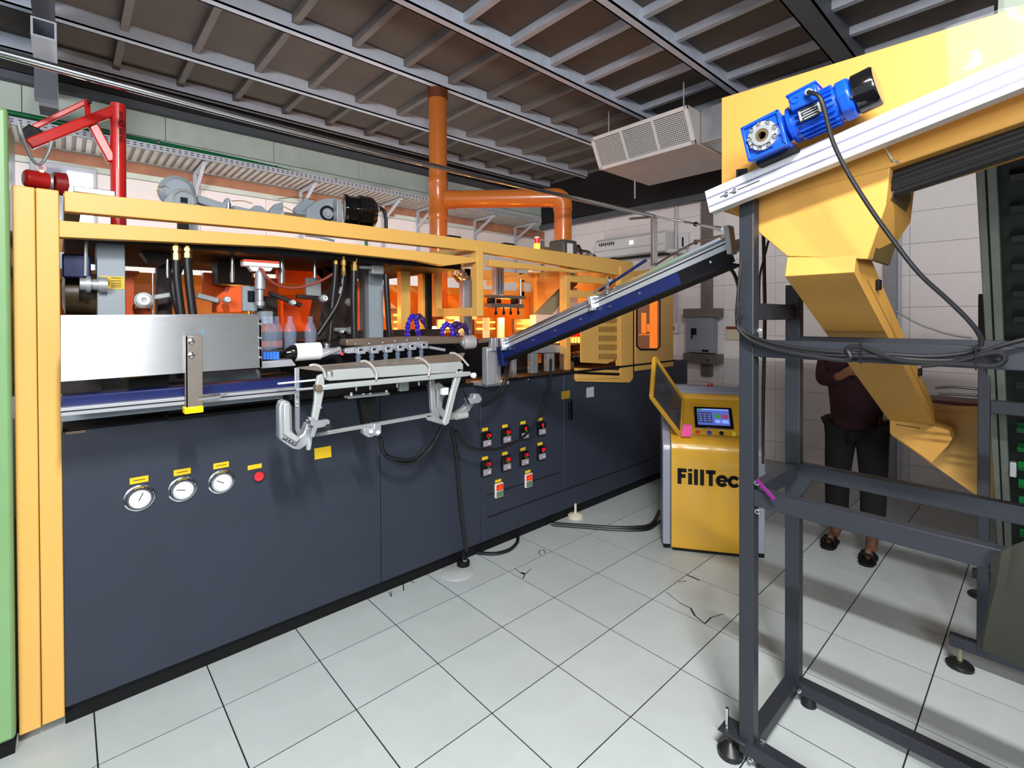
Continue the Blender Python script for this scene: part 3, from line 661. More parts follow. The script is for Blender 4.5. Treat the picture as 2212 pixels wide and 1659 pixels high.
yb('red_strip', mat('red_strip', (220, 30, 20), 0.4, emit=(255, 30, 10), estr=0.5), 1234, 719, 1258, 727, 2.95, 0.03)
yb('heater_deck', M_WARM, 1120, 740, 1300, 748, 3.0, 0.5)
B(1.7, 3.8, 3.3, 3.36, 1.24, 1.44).build('heater_deck', hb, mac, bevel=0.004)
offw = mat('hood_offwhite', (224, 206, 190), 0.5, noise=0.03); hoodg = mat('hood_grey_green', (138, 138, 112), 0.5, noise=0.05)
PYp([(828, 640), (866, 672), (876, 690), (838, 690), (828, 676)], 3.5, 0.04).build('duct_hood', offw, mac, bevel=0.003)
PYp([(1012, 640), (1000, 660), (970, 690), (1030, 690), (1030, 640)], 3.5, 0.04).build('duct_hood', offw, mac, bevel=0.003)
PYp([(1159, 679), (1212, 626), (1233, 628), (1193, 679)], 3.05, 0.05).build('hood_side', hoodg, mac, bevel=0.003)
PYp([(1193, 679), (1233, 628), (1247, 622), (1250, 690), (1159, 720), (1158, 680)], 3.06, 0.08).build('duct_hood', offw, mac, bevel=0.003)
PYp([(1212, 628), (1244, 598), (1248, 614), (1233, 628)], 3.05, 0.06).build('hood_side', M_WARM, mac, bevel=0.003)
for u0, u1, v0, v1 in ((1045, 1058, 686, 730), (1076, 1090, 686, 735), (985, 1012, 690, 722), (945, 962, 690, 722)):
    yb('reflector_sheet', offw, u0, v0, u1, v1, 3.35, 0.02)
foil = mat('foil', (206, 196, 190), 0.18, 0.95, noise=0.2, nscale=30, bump=1.0, bscale=25)
def foil_duct(pts, y, r):
    pp = [oy(a_, b2, y) for a_, b2 in pts]; rr = [r * (1 + 0.10 * (k % 2)) for k in range(40)]
    MB().tube(pp, rr, 14, 8).build('foil_duct', foil, mac)
foil_duct([(984, 575), (990, 592), (1005, 606), (1014, 622)], 3.6, 0.055)
foil_duct([(1248, 560), (1236, 592), (1226, 618)], 3.2, 0.045)
foil_duct([(838, 552), (856, 550), (872, 556)], 3.1, 0.03)
foil_duct([(1238, 548), (1262, 550), (1280, 560)], 3.3, 0.05)
yb('inner_post', M_YEL, 867, 562, 887, 728, 3.05, 0.06)
yb('inner_rail', M_YEL, 830, 556, 925, 568, 3.04, 0.06)
yb('inner_post', M_YEL, 1160, 592, 1177, 682, 3.4, 0.05)
PYp([(1058, 604), (1160, 587), (1245, 588), (1245, 598), (1160, 600), (1058, 618)], 3.42, 0.05).build('inner_rail', M_YEL, mac, bevel=0.003)
yb('light_fitting', M_WHITE, 1149, 583, 1168, 588, 3.3, 0.05)
alp = yb('aluminium_profile', M_ALU, 1071, 574, 1089, 637, 3.0, 0.05, 0.002)
for d in (1077, 1083): yb('profile_slot', M_BLK, d, 574, d + 1.2, 636, 2.999, 0.002, 0, par=alp)
yb('aluminium_profile', M_ALU, 1002, 605, 1020, 726, 3.0, 0.06, 0.002)
for u in (1028, 1125): CY(oy(u, 596 + (u > 1100) * 6, 2.95), oy(u, 662, 2.95), 0.010, 12).build('guide_rod', M_CHROME, mac)
g1 = yb('gripper_plate', M_WARM, 1060, 638, 1136, 645, 2.93, 0.08)
g2 = yb('gripper_plate', M_WARM, 1060, 656, 1132, 665, 2.93, 0.08)
for u in (1062, 1113): yb('gripper_block', M_BLK, u, 644, u + 8, 656, 2.94, 0.06)
yb('gripper_block', M_BLK, 1077, 646, 1083, 655, 2.93, 0.03)
for u in (1071, 1088, 1103, 1119):
    p = oy(u, 664, 2.92); MB().lathe(p, (0, 0, -1), [(0, 0.006), (0.03, 0.006), (0.032, 0.012), (0.05, 0.012), (0.055, 0.008), (0.06, 0.004)], 12).build('gripper_finger', M_BLK, mac)
# actuators below the feed rail
yb('actuator_body', M_ALU, 1128, 752, 1174, 764, 2.80, 0.06); PYp([(1128, 752), (1140, 742), (1214, 746), (1217, 762), (1136, 763)], 2.79, 0.05).build('actuator_body', M_ALU, mac, bevel=0.003)
a = oy(1224, 772, 2.75); MB().lathe(a, (1, 0.0, 0.0), [(0, 0.03), (0.06, 0.03), (0.06, 0.04), (0.10, 0.04), (0.10, 0.045), (0.26, 0.045), (0.27, 0.03)], 8).build('stepper_motor', M_BLKG, mac, bevel=0.003)
for u0, u1, v1, m_ in ((1149, 1162, 828, M_ALUD), (1184, 1198, 822, M_ALUD), (1218, 1240, 818, M_WARM), (1052, 1070, 831, M_ALU), (1071, 1082, 831, M_ALU), (1108, 1116, 824, M_ALU)):
    yb('standoff_profile', m_, u0, 750 if u0 < 1100 else 764, u1, v1, 2.66 if u0 < 1120 else 2.75, 0.05, 0.002)
yb('dark_casting', dk, 1118, 766, 1215, 812, 3.0, 0.2)
yb('amber_block', MATS['amber_panel'], 1162, 765, 1170, 784, 2.95, 0.03)
for u, v in ((1141, 795), (1185, 810), (1062, 820), (1058, 821), (1141, 819)):
    p = oy(u, v, 2.63); MB().ball(p, 0.008, 10).build('bolt', M_CHROME, mac)
# cooling hoses of linked segments
def seg_hose(pts, y, n, m_):
    pp = [oy(a_, b2, y) for a_, b2 in pts]; mb = MB(); mb.tube(pp, [0.013, 0.019] * 20, 10, 7); return mb.build('segmented_hose', m_, mac, label='jointed coolant hose')
pur = mat('violet_blue_plastic', (58, 36, 170), 0.35); pur2 = mat('dark_violet_plastic', (60, 34, 90), 0.35)
seg_hose([(879, 728), (882, 700), (890, 683), (898, 690), (903, 715), (905, 726)], 2.80, 0, pur)
seg_hose([(898, 690), (905, 681), (914, 692), (921, 706)], 2.80, 0, pur2)
seg_hose([(957, 735), (956, 712), (966, 700), (977, 712), (978, 738)], 2.75, 0, pur)
seg_hose([(978, 702), (992, 699), (1006, 708), (1012, 722)], 2.75, 0, pur2)
seg_hose([(990, 728), (985, 712), (996, 704)], 2.75, 0, pur2)
# beacon, sensor box, blower and roof ducts
p = oy(1160, 541, 2.67)
bc = MB().lathe((p.x, 2.67, p.z - 0.006), (0, 0, 1), [(0, 0.026), (0.01, 0.026), (0.012, 0.02)], 20).build('beacon_base', M_BLK)
MB().lathe((p.x, 2.67, p.z + 0.002), (0, 0, 1), [(0, 0.023), (0.05, 0.022)], 20).build('beacon_amber', mat('beacon_amber', (255, 170, 30), 0.3, emit=(255, 160, 30), estr=6), bc)
MB().lathe((p.x, 2.67, p.z + 0.053), (0, 0, 1), [(0, 0.021), (0.038, 0.020)], 20).build('beacon_red', mat('beacon_red', (225, 30, 24), 0.25, emit=(200, 20, 10), estr=0.4), bc)
MB().lathe((p.x, 2.67, p.z + 0.092), (0, 0, 1), [(0, 0.020), (0.012, 0.019), (0.014, 0.0)], 20).build('beacon_cap', M_WHITE, bc)
p = oy(1182, 541, 2.75); B(p.x - 0.05, p.x + 0.05, 2.75, 2.83, 2.135, 2.20).build('sensor_box', mat('olive_plastic', (96, 90, 66), 0.5), mac, bevel=0.008)
#@@PART3
tag(bc, 'amber and red signal beacon standing on the machine roof beam', 'beacon')

# ================================================================== LEFT CABINET
gc = thing('green_cabinet', 'tall pistachio green cabinet beside the yellow column at far left', 'cabinet', (-0.4, 2.75, 0))
B(-0.75, -0.146, 2.60, 2.95, 0.07, 2.40).build('cabinet_body', M_GREEN, gc, bevel=0.012)
B(-0.74, -0.15, 2.63, 2.93, 0.0, 0.07).build('plinth', M_BLK, gc)
# red jib frame and hoist behind
jb = thing('jib_frame', 'red tubular jib frame rising behind the left end of the machine', 'crane', (0.19, 3.0, 0))
CY(Vector((oy(255, 400, 3.0).x, 3.0, 2.0)), oy(255, 226, 3.0), 0.030, 20).build('upright', M_RED, jb)
BAR(oy(255, 236, 3.0), oy(60, 313, 2.95), 0.042, 0.042).build('arm', M_RED, jb, bevel=0.006)
BAR(oy(196, 262, 3.0), oy(243, 350, 3.0), 0.040, 0.040).build('brace', M_RED, jb, bevel=0.006)
BAR(oy(188, 218, 3.05), oy(191, 268, 3.0), 0.030, 0.02, up=(1, 0, 0)).build('lug', M_RED, jb, bevel=0.004)
CY(oy(193, 221, 3.0), oy(193, 221, 3.0) + Vector((0, -0.02, 0)), 0.009, 12).build('lug_pin', M_BLK, jb)
BAR(oy(184, 222, 3.08), oy(72, 276, 3.08), 0.022, 0.022).build('tie_rod', M_RED, jb, bevel=0.004)
PYp([(44, 280), (62, 268), (84, 276), (96, 288), (78, 304), (52, 306)], 2.98, 0.05).build('jib_pulley_block', M_BLK, jb, bevel=0.006)
tx = text('load_mark', 'M CR.2 200 KG', 0.022, oy(257, 240, 2.966), (0, 0, -1), (1, 0, 0), M_BLK, jb)
hs = thing('chain_hoist', 'red drum of a small hoist above the yellow column top', 'hoist', oy(85, 400, 2.9))
a = oy(50, 384, 2.9)
MB().lathe(a, (1, 0.25, 0), [(0, 0.028), (0.01, 0.038), (0.075, 0.038), (0.08, 0.032)], 20).build('drum', M_RED, hs, bevel=0.002)
MB().lathe(a + Vector((0.09, 0.02, 0)), (1, 0.25, 0), [(0, 0.046), (0.04, 0.050), (0.045, 0.03), (0.055, 0.0)], 20).build('brake_cover', mat('dark_red', (130, 22, 24), 0.35), hs, bevel=0.002)
CY(a + Vector((0.08, 0.02, 0)), a + Vector((0.092, 0.02, 0)), 0.036, 16).build('gear_ring', M_ALUD, hs)
MB().ring(oy(88, 362, 2.9), oy(88, 362, 2.9) + Vector((0, 0.012, 0)), 0.018, 0.008, 14).build('lifting_eye', M_RED, hs)
BAR(oy(90, 368, 2.9), oy(90, 378, 2.9), 0.012, 0.012).build('eye_shank', M_BRASS, hs)
tag(ytube([(40, 262), (50, 300), (70, 345), (88, 354), (104, 330), (112, 305)], 2.9, 0.006).build('hoist_cable', M_ALUD), 'thin grey cable looping above the red hoist drum', 'cable')

# ================================================================== BACK WALL RUN
tr = thing('cable_tray', 'galvanised perforated cable tray on brackets along the back wall', 'cable tray', (1.5, 5.45, 3.06))
lip = MB().box(-1.8, 5.3, 5.225, 5.229, 3.075, 3.130); lp = lip.build('tray_lip', M_GALV, tr, smooth=False)
sl_ = MB()
for k in range(128):
    x = -0.6 + k * 0.045
    for z in (3.092, 3.110): sl_.box(x, x + 0.020, 5.2235, 5.2255, z, z + 0.006)
s = sl_.build('lip_slots', M_BLK, lp, smooth=False); s['kind'] = 'stuff'
rb = MB()
for k in range(95): 
    x = -0.6 + 0.062 * k; rb.box(x, x + 0.034, 5.24, 5.70, 3.070, 3.084)
s = rb.build('tray_ribs', mat('tray_pale', (176, 170, 162), 0.6, 0.2, noise=0.15, dirt=(140, 110, 90), dscale=4, damt=0.5), tr, smooth=False); s['kind'] = 'stuff'
B(-1.8, 5.3, 5.229, 5.70, 3.084, 3.088).build('tray_base', mat('tray_shadow', (130, 126, 120), 0.7), tr, smooth=False)
B(-1.8, 5.3, 5.70, 5.704, 3.07, 3.13).build('tray_lip', M_GALV, tr, smooth=False)
for x in (0.95, 1.95, 2.95, 3.45, 4.4, 5.2):
    bk = MB().bar((x, 5.23, 3.055), (x, 5.70, 3.055), 0.035, 0.02).bar((x, 5.71, 3.055), (x, 5.71, 2.35), 0.035, 0.02, up=(0, 1, 0)).bar((x, 5.30, 3.05), (x, 5.70, 2.86), 0.03, 0.02)
    bk.build('wall_bracket', M_GALV, tr, smooth=False)
tp = MB().tube([(-1.8, 5.62, 3.29), (0.6, 5.62, 3.26), (1.6, 5.62, 3.24), (2.55, 5.62, 3.185)], 0.022, 10, 4)
gp = tag(tp.build('green_pipe', mat('green_pipe', (10, 110, 62), 0.35)), 'dark green water pipe running above the cable tray', 'pipe')
MB().tube([(2.55, 5.62, 3.185), (2.68, 5.62, 3.20), (2.70, 5.62, 3.14), (2.70, 5.62, 3.10)], 0.026, 10, 4).build('pipe_elbow', MATS['green_pipe'], gp)
CY((2.70, 5.66, 3.06), (2.70, 5.66, 2.2), 0.018, 10).build('pipe_drop', MATS['green_pipe'], gp)
for x in (0.64, 1.66, 2.3): MB().ring((x, 5.62, 3.262 - 0.02 * (x - 0.6)), (x + 0.02, 5.62, 3.262 - 0.02 * (x - 0.6)), 0.027, 0.02, 14).build('pipe_clip', M_CHROME, gp)
# orange PVC flue
R_ = 0.083
def lat(u, v, dep): return CAM + _ray(u, v) * dep
P0 = lat(947, 540, 4.58); pv = thing('flue_pipe', 'thick orange plastic flue pipe with a tee and an elbow', 'pipe', (P0.x, P0.y, 0.9))
xt, yt = P0.x, P0.y
ztee = lat(947, 430, 4.58).z
CY((xt, yt, 1.2), (xt, yt, 3.74), R_, 28).build('riser', M_PVC, pv)
MB().lathe((xt, yt, ztee - 0.20), (0, 0, 1), [(0, R_ * 1.02), (0.02, R_ * 1.1), (0.07, R_ * 1.1), (0.08, R_ * 1.04), (0.32, R_ * 1.04), (0.33, R_ * 1.1), (0.38, R_ * 1.1), (0.40, R_ * 1.02)], 28).build('tee', M_PVC, pv)
CY((xt, yt, 3.66), (xt, yt, 3.80), R_ * 1.15, 24).build('roof_collar', mat('brown_collar', (104, 52, 24), 0.5), pv)
E1 = lat(1216, 440, 4.50); hd = Vector((E1.x - xt, E1.y - yt, 0)).normalized(); zt2 = ztee - 0.01
CY(Vector((xt, yt, zt2)) + hd * 0.07, Vector((E1.x, E1.y, zt2)) - hd * 0.10, R_, 28).build('branch', M_PVC, pv)
CY(Vector((xt, yt, zt2)) + hd * 0.07, Vector((xt, yt, zt2)) + hd * 0.16, R_ * 1.08, 28).build('branch_socket', M_PVC, pv)
el = [Vector((E1.x, E1.y, zt2)) - hd * 0.11, Vector((E1.x, E1.y, zt2)) - hd * 0.045 - Vector((0, 0, 0.006)), Vector((E1.x, E1.y, zt2)) - hd * 0.006 - Vector((0, 0, 0.045)), Vector((E1.x, E1.y, zt2 - 0.12))]
MB().tube(el, R_ * 1.06, 28, 6).build('elbow', M_PVC, pv)
CY((E1.x, E1.y, zt2 - 0.10), (E1.x, E1.y, zt2 - 0.41), R_ * 0.97, 28).build('down_pipe', M_PVC, pv)
bl = thing('extract_blower', 'dark grey extract blower with white plate under the flue elbow', 'blower', (E1.x, E1.y, 2.14))
B(E1.x - 0.09, E1.x + 0.10, E1.y - 0.09, E1.y + 0.1, 2.14, 2.335).build('housing', mat('blower_grey', (70, 74, 72), 0.5), bl, bevel=0.02)
CY((E1.x, E1.y, 2.335), (E1.x, E1.y, 2.375), 0.075, 20).build('spigot', M_BLK, bl)
B(E1.x - 0.045, E1.x + 0.03, E1.y - 0.094, E1.y - 0.09, 2.20, 2.30).build('rating_plate', M_WHITE, bl)
tag(MB().tube([(E1.x + 0.1, E1.y - 0.05, 2.24), (E1.x + 0.16, E1.y - 0.05, 2.30), (E1.x + 0.22, E1.y - 0.05, 2.20), (E1.x + 0.30, E1.y - 0.1, 2.15)], 0.012, 8).build('blower_cable', M_RUB), 'black cable curling out of the extract blower', 'cable')
# unit air conditioner on the right wall
ac = thing('air_conditioner', 'white split air conditioner on the right wall', 'air conditioner', (5.78, 4.0, 2.5))
MB().prism([(5.66, 4.49, 2.50), (5.66, 4.49, 2.72), (5.70, 4.49, 2.76), (5.89, 4.49, 2.76), (5.89, 4.49, 2.47), (5.72, 4.49, 2.47)], (0, -1.13, 0)).build('casing', M_WHITE, ac, bevel=0.006)
B(5.655, 5.66, 3.37, 4.48, 2.583, 2.588).build('panel_line', mat('line_grey', (130, 130, 130), 0.6), ac, smooth=False)
B(5.70, 5.85, 3.40, 4.46, 2.455, 2.47).build('louvre', M_BLK, ac)
B(5.654, 5.66, 3.84, 3.90, 2.63, 2.68).build('display_window', mat('ac_led', (235, 240, 250), 0.3, emit=(240, 245, 255), estr=1.5), ac)
for k in range(8): B(5.654, 5.66, 4.40 - 0.035 * k, 4.42 - 0.035 * k, 2.66 - 0.01 * (k % 2), 2.70).build('icon', mat('icon%d' % k, ((60, 90, 60), (60, 60, 90), (60, 60, 60), (120, 60, 60))[k % 4], 0.5), ac, smooth=False)
CY((5.75, 3.36, 2.50), (5.75, 3.10, 2.46), 0.03, 12).build('drain_hose', M_WHITE, ac)
sw = thing('wall_box', 'small white switch box beside the air conditioner', 'switch box', (5.86, 3.2, 2.52))
B(5.82, 5.893, 3.13, 3.27, 2.52, 2.72).build('box', M_WHITE, sw, bevel=0.006)
B(5.815, 5.82, 3.19, 3.21, 2.54, 2.66).build('slot', M_BLK, sw)
cd = thing('wall_conduit', 'thin white conduit running down the right wall', 'conduit', (5.88, 3.30, 1.62))
CY(ox(1461, 440, 5.87), ox(1459, 700, 5.87), 0.022, 10).build('conduit_tube', mat('conduit_white', (205, 200, 206), 0.4), cd)
p = ox(1458, 709, 5.88); B(5.85, 5.893, p.y - 0.06, p.y + 0.05, p.z - 0.07, p.z + 0.07).build('push_box', M_WHITE, cd, bevel=0.006)
B(5.845, 5.85, p.y - 0.01, p.y + 0.02, p.z - 0.03, p.z + 0.03).build('red_button', M_RED, cd)
eb = thing('isolator_box', 'grey metal isolator box clamped between two steel channels', 'electrical box', (5.8, 2.9, 1.0))
tkm = MATS['trunking_steel']
B(5.66, 5.80, 2.73, 3.07, 1.20, 1.63).build('box', mat('isolator_grey', (146, 148, 160), 0.5), eb, bevel=0.006)
B(5.64, 5.81, 2.66, 3.10, 1.63, 1.74).build('channel', tkm, eb, bevel=0.004)
B(5.64, 5.81, 2.66, 3.10, 1.07, 1.19).build('channel', tkm, eb, bevel=0.004)
B(5.645, 5.66, 2.93, 3.0, 1.42, 1.50).build('switch_handle', M_BLK, eb, bevel=0.004); BAR((5.64, 2.975, 1.44), (5.64, 2.985, 1.37), 0.02, 0.012).build('switch_lever', M_BLK, eb)
B(5.655, 5.66, 2.78, 2.86, 1.215, 1.24).build('name_plate', M_BLK, eb)
CY((5.638, 2.77, 1.12), (5.63, 2.77, 1.12), 0.012, 12).build('bolt', M_CHROME, eb)
ol = thing('wall_outlet', 'cream wall outlet with a brown cover near the dark post', 'outlet', (5.89, 2.0, 1.4))
p = ox(1585, 718, 5.88); B(5.86, 5.893, p.y - 0.09, p.y + 0.09, p.z - 0.09, p.z + 0.04).build('plate', mat('cream_plate', (226, 214, 190), 0.4), ol, bevel=0.004)
B(5.85, 5.88, p.y - 0.08, p.y + 0.08, p.z + 0.04, p.z + 0.07).build('cover', mat('brown_cover', (130, 70, 30), 0.5), ol)
# ducted unit under the ceiling
du = thing('ducted_unit', 'white ceiling duct unit with a wide three bay grille', 'air duct', (4.7, 2.7, 3.2))
g0, g1, g2_, g3 = Vector((4.19, 3.25, 3.2)), Vector((4.19, 2.17, 3.2)), Vector((4.03, 2.17, 3.50)), Vector((4.03, 3.25, 3.50))
MB().add([g0, g1, g2_, g3, (5.12, 3.25, 3.2), (5.12, 2.17, 3.2), (5.12, 2.17, 3.50), (5.12, 3.25, 3.50)], [(0, 3, 2, 1), (4, 5, 6, 7), (0, 1, 5, 4), (3, 7, 6, 2), (0, 4, 7, 3), (1, 2, 6, 5)]).build('casing', mat('duct_white', (206, 196, 190), 0.5, noise=0.04), du, bevel=0.004)
nrm = (g1 - g0).cross(g3 - g0).normalized(); nrm = nrm if nrm.x < 0 else -nrm
def gp_(u, v, d=0.0): return g0 + (g1 - g0) * u + (g3 - g0) * v + nrm * d
MB().add([gp_(.03, .12, .001), gp_(.97, .12, .001), gp_(.97, .88, .001), gp_(.03, .88, .001), gp_(.03, .12, .003), gp_(.97, .12, .003), gp_(.97, .88, .003), gp_(.03, .88, .003)], [(0, 1, 2, 3), (7, 6, 5, 4), (0, 4, 5, 1), (1, 5, 6, 2), (2, 6, 7, 3), (3, 7, 4, 0)]).build('grille_back', M_BLK, du, smooth=False)
for a_, b2, c_, d_ in ((0, 1, 0, .1), (0, 1, .9, 1), (0, .035, 0, 1), (.965, 1, 0, 1), (.33, .35, .1, .9), (.655, .675, .1, .9)):
    q = [gp_(a_, c_), gp_(b2, c_), gp_(b2, d_), gp_(a_, d_)]; MB().prism(q, nrm * 0.02).build('grille_frame', M_WHITE, du, smooth=False)
for k in range(16):
    v = .12 + .76 * (k + .5) / 16
    MB().prism([gp_(.03, v - .012, .012), gp_(.97, v - .012, .012), gp_(.97, v + .008, .012), gp_(.03, v + .008, .012)], nrm * 0.004).build('louvre_blade', M_WHITE, du, smooth=False)
vb = MB()
for k in range(60):
    u = .035 + .93 * k / 59; vb.prism([gp_(u - .002, .12, .005), gp_(u + .002, .12, .005), gp_(u + .002, .88, .005), gp_(u - .002, .88, .005)], nrm * 0.004)
s = vb.build('vertical_blades', M_WHITE, du, smooth=False); s['kind'] = 'stuff'
B(4.25, 4.75, 1.95, 2.165, 3.21, 3.52).build('duct_collar', mat('duct_foil', (190, 196, 200), 0.35, 0.6, noise=0.1), du, bevel=0.01)
B(4.3, 5.2, 1.45, 1.95, 3.12, 3.40).build('duct_box', MATS['duct_white'], du, bevel=0.006)
CY((4.75, 3.2, 3.2), (4.75, 3.2, 2.98), 0.008, 8).build('drain_rod', M_GALV, du)
for x, y in ((4.2, 2.3), (4.2, 3.15), (5.0, 2.3), (5.0, 3.15)): CY((x, y, 3.49), (x, y, 3.795), 0.006, 8).build('hanger_rod', M_GALV, du)

# ================================================================== ROD RAIL OVER THE MACHINE
rr_ = thing('overhead_rod', 'long polished steel rod running over the machine to the feed rail', 'rod', (4.28, 2.66, 2.15))
zr = 2.63
rod = MB().tube([oy(-60, 98, 2.66), oy(370, 214, 2.66), oy(740, 311, 2.66), oy(1080, 392, 2.66), (4.28, 2.66, oy(1413, 467, 2.66).z)], 0.017, 12, 4).build('rod', M_CHROME, rr_)
pp = oy(1413, 467, 2.66)
B(4.24, 4.32, 2.645, 2.675, 2.14, pp.z).build('post', M_STEEL, rr_, bevel=0.003)
BAR((4.2, 2.66, pp.z - 0.02), (4.0, 2.75, pp.z - 0.05), 0.03, 0.02).build('arm_plate', M_WARM, rr_)
q0 = ox(1562, 495, 1.95)
MB().tube([(4.28, 2.66, pp.z), oy(1503, 484, 2.2), q0], 0.010, 10, 3).build('rod', M_CHROME, rr_)
MB().tube([(4.3, 2.66, pp.z - 0.48), oy(1455, 548, 2.4), oy(1503, 523, 2.1), q0 + Vector((0, 0, -0.03))], 0.009, 10, 3).build('rod', M_WARM, rr_)
for u, v, y in ((1503, 484, 2.2), (1503, 523, 2.1)): MB().ball(oy(u, v, y), 0.022, 12).build('knuckle', M_BLK if v < 500 else M_WARM, rr_)

# ================================================================== BOTTLE CONVEYOR AND GUARD
cv = thing('bottle_conveyor', 'bottle conveyor along the machine front with blue and aluminium side rail', 'conveyor', (0.35, 2.35, 1.2))
B(-0.012, 0.80, 2.342, 2.44, 1.30, 1.354).build('blue_side_plate', M_DBLUE, cv, bevel=0.003)
PYp([(131, 882), (640, 836), (640, 851), (131, 900)], 2.30, 0.04).build('side_profile', M_ALU, cv, bevel=0.002)
PYp([(131, 889), (640, 842), (640, 844), (131, 891.5)], 2.2985, 0.002).build('profile_slot', M_BLK, cv, smooth=False)
B(-0.012, 0.75, 2.45, 2.58, 1.25, 1.34).build('chain_bed', M_GREYM, cv, bevel=0.003)
B(-0.012, 0.1, 2.46, 2.56, 1.34, 1.41).build('drive_housing', dk, cv)
B(0.18, 0.31, 2.44, 2.52, 1.32, 1.41).build('support_block', M_BLK, cv)
CY((0.16, 2.44, 1.395), (0.30, 2.44, 1.405), 0.006, 8).build('thin_rod', M_BRASS, cv)
B(0.42, 0.70, 2.6, 2.65, 1.25, 1.38).build('rear_plate', M_GREYM, cv, bevel=0.01)
gd = thing('guard_plate', 'brushed stainless guard sheet with scratches above the conveyor', 'guard', (0.3, 2.3, 1.41))
PYp([(131, 683), (560, 683), (564, 690), (566, 794), (131, 825)], 2.30, 0.004).build('guard_sheet', M_STEEL, gd, bevel=0.001)
PYp([(131, 683), (560, 683), (548, 678), (131, 681)], 2.305, 0.05).build('top_flange', M_STEEL, gd)
q = yrect(560, 690, 566, 794, 2.300, 0.09).build('end_flange', M_STEEL, gd, bevel=0.001)
for v in (700, 730, 752, 772): CY(oy(563, v, 2.298), oy(563, v, 2.286), 0.004, 8).build('rivet', M_CHROME, gd)
PYp([(436, 710), (440, 716), (441, 722), (437, 718)], 2.2995, 0.0006).build('paint_dab', mat('blue_dab', (40, 150, 215), 0.5), gd, smooth=False)
bk = yrect(400, 725, 438, 892, 2.255, 0.006); bko = bk.build('support_bracket', mat('bracket_steel', (150, 142, 134), 0.35, 0.7, noise=0.06), gd, bevel=0.002)
yrect(402, 726, 405, 880, 2.255, 0.045).build('bracket_flange', MATS['bracket_steel'], gd)
yrect(399, 879, 440, 893, 2.245, 0.05).build('end_cap', mat('cap_yellow', (252, 214, 0), 0.4), gd, bevel=0.003, label='yellow plastic end cap')
for v in (737, 767):
    p = oy(413, v, 2.254); MB().lathe(p, (0, -1, 0), [(0, 0.011), (0.002, 0.011), (0.003, 0.008), (0.010, 0.008), (0.012, 0.004)], 12).build('bolt', M_CHROME, bko)
p = oy(428, 862, 2.26); CY(p, p + Vector((0.075, 0, 0.004)), 0.009, 12).build('sensor', M_CHROME, gd); CY(p + Vector((0.075, 0, 0.004)), p + Vector((0.1, 0, 0.006)), 0.004, 8).build('sensor_tip', M_CHROME, gd)

# clear bottles behind the guard
pet = mat('clear_pet', (170, 192, 224), 0.04, alpha=0.15, spec=1.0)
petb = mat('blue_cap', (60, 120, 220), 0.3)
def bottle(x, y, z, s, label, grp):
    b = MB().lathe((x, y, z), (0, 0, 1), [(0, 0.020 * s), (0.004 * s, 0.031 * s), (0.03 * s, 0.032 * s), (0.05 * s, 0.029 * s), (0.07 * s, 0.032 * s), (0.10 * s, 0.032 * s), (0.13 * s, 0.024 * s), (0.145 * s, 0.014 * s), (0.155 * s, 0.013 * s), (0.16 * s, 0.016 * s), (0.163 * s, 0.013 * s), (0.178 * s, 0.0125 * s)], 20).build('clear_bottle', pet)
    return tag(b, label, 'bottle', grp)
bn = ['nearest the end of the steel guard', 'second from the steel guard', 'third from the steel guard', 'standing apart by the orange part', 'last, beside the black hose']
for k, (u, v) in enumerate(((574, 757), (586, 757), (598, 757), (627, 752), (671, 745))):
    yy = (2.46, 2.53, 2.60, 2.50, 2.50)[k]; zz = oy(574, 757, 2.50).z; p = oy(u, v, yy); bb = bottle(p.x, yy, zz, 0.9, 'clear plastic bottle ' + bn[k], 'clear bottles on the conveyor')
B(0.66, 1.05, 2.44, 2.56, oy(600, 757, 2.5).z - 0.02, oy(600, 757, 2.5).z).build('bottle_bed', M_BLKG, cv)
for k in range(5):
    p = oy(571 + 7 * k, 762, 2.43); B(p.x - 0.007, p.x + 0.005, 2.42, 2.435, p.z - 0.03, p.z + 0.005).build('blue_cleat', petb, cv)

# ================================================================== TRANSFER UNIT
tu = thing('transfer_unit', 'row of six gripper heads on a bar in front of the moulds', 'gripper unit', (1.3, 2.45, 1.2))
PYp([(748, 733), (800, 731), (925, 726), (1000, 728), (1000, 742), (925, 744), (800, 748), (748, 747)], 2.50, 0.09).build('carrier_bar', M_WARM, tu, bevel=0.006)
PYp([(745, 755), (752, 752), (914, 737), (925, 738), (925, 748), (910, 750), (752, 764), (745, 762)], 2.42, 0.05).build('head_rail', M_ALU, tu, bevel=0.003)
BAR(oy(926, 750, 2.45), oy(960, 756, 2.45), 0.02, 0.015).build('side_arm', M_ALU, tu)
hpos = [(772, 769), (801, 768), (831, 766), (857, 763), (883, 761), (908, 758)]
for k, (u, v) in enumerate(hpos):
    p = oy(u, v - 12, 2.40)
    h = B(p.x - 0.010, p.x + 0.032, 2.37, 2.41, p.z - 0.018, p.z + 0.014).build('gripper_head', M_ALU, tu, bevel=0.004)
    B(p.x - 0.006, p.x + 0.012, 2.368, 2.372, p.z + 0.0, p.z + 0.010).build('head_gap', M_BLK, h)
    MB().ball((p.x, 2.42, oy(u - 3, v - 27, 2.42).z), 0.008, 12).build('head_screw', M_CHROME, tu)
    q = oy(u + 2, v + 2, 2.38)
    pf = MB().lathe((q.x, q.y, q.z + 0.016), (0, 0, -1), [(0, 0.011), (0.012, 0.011), (0.014, 0.015), (0.018, 0.015), (0.022, 0.011), (0.050, 0.0115), (0.064, 0.009), (0.070, 0.0)], 16).build('preform', pet)
    tag(pf, 'clear preform hanging from the gripper head, %s from the left' % ('first', 'second', 'third', 'fourth', 'fifth', 'sixth')[k], 'preform', 'preforms held by the gripper heads')
a = oy(637, 761, 2.42); b_ = oy(684, 758, 2.42)
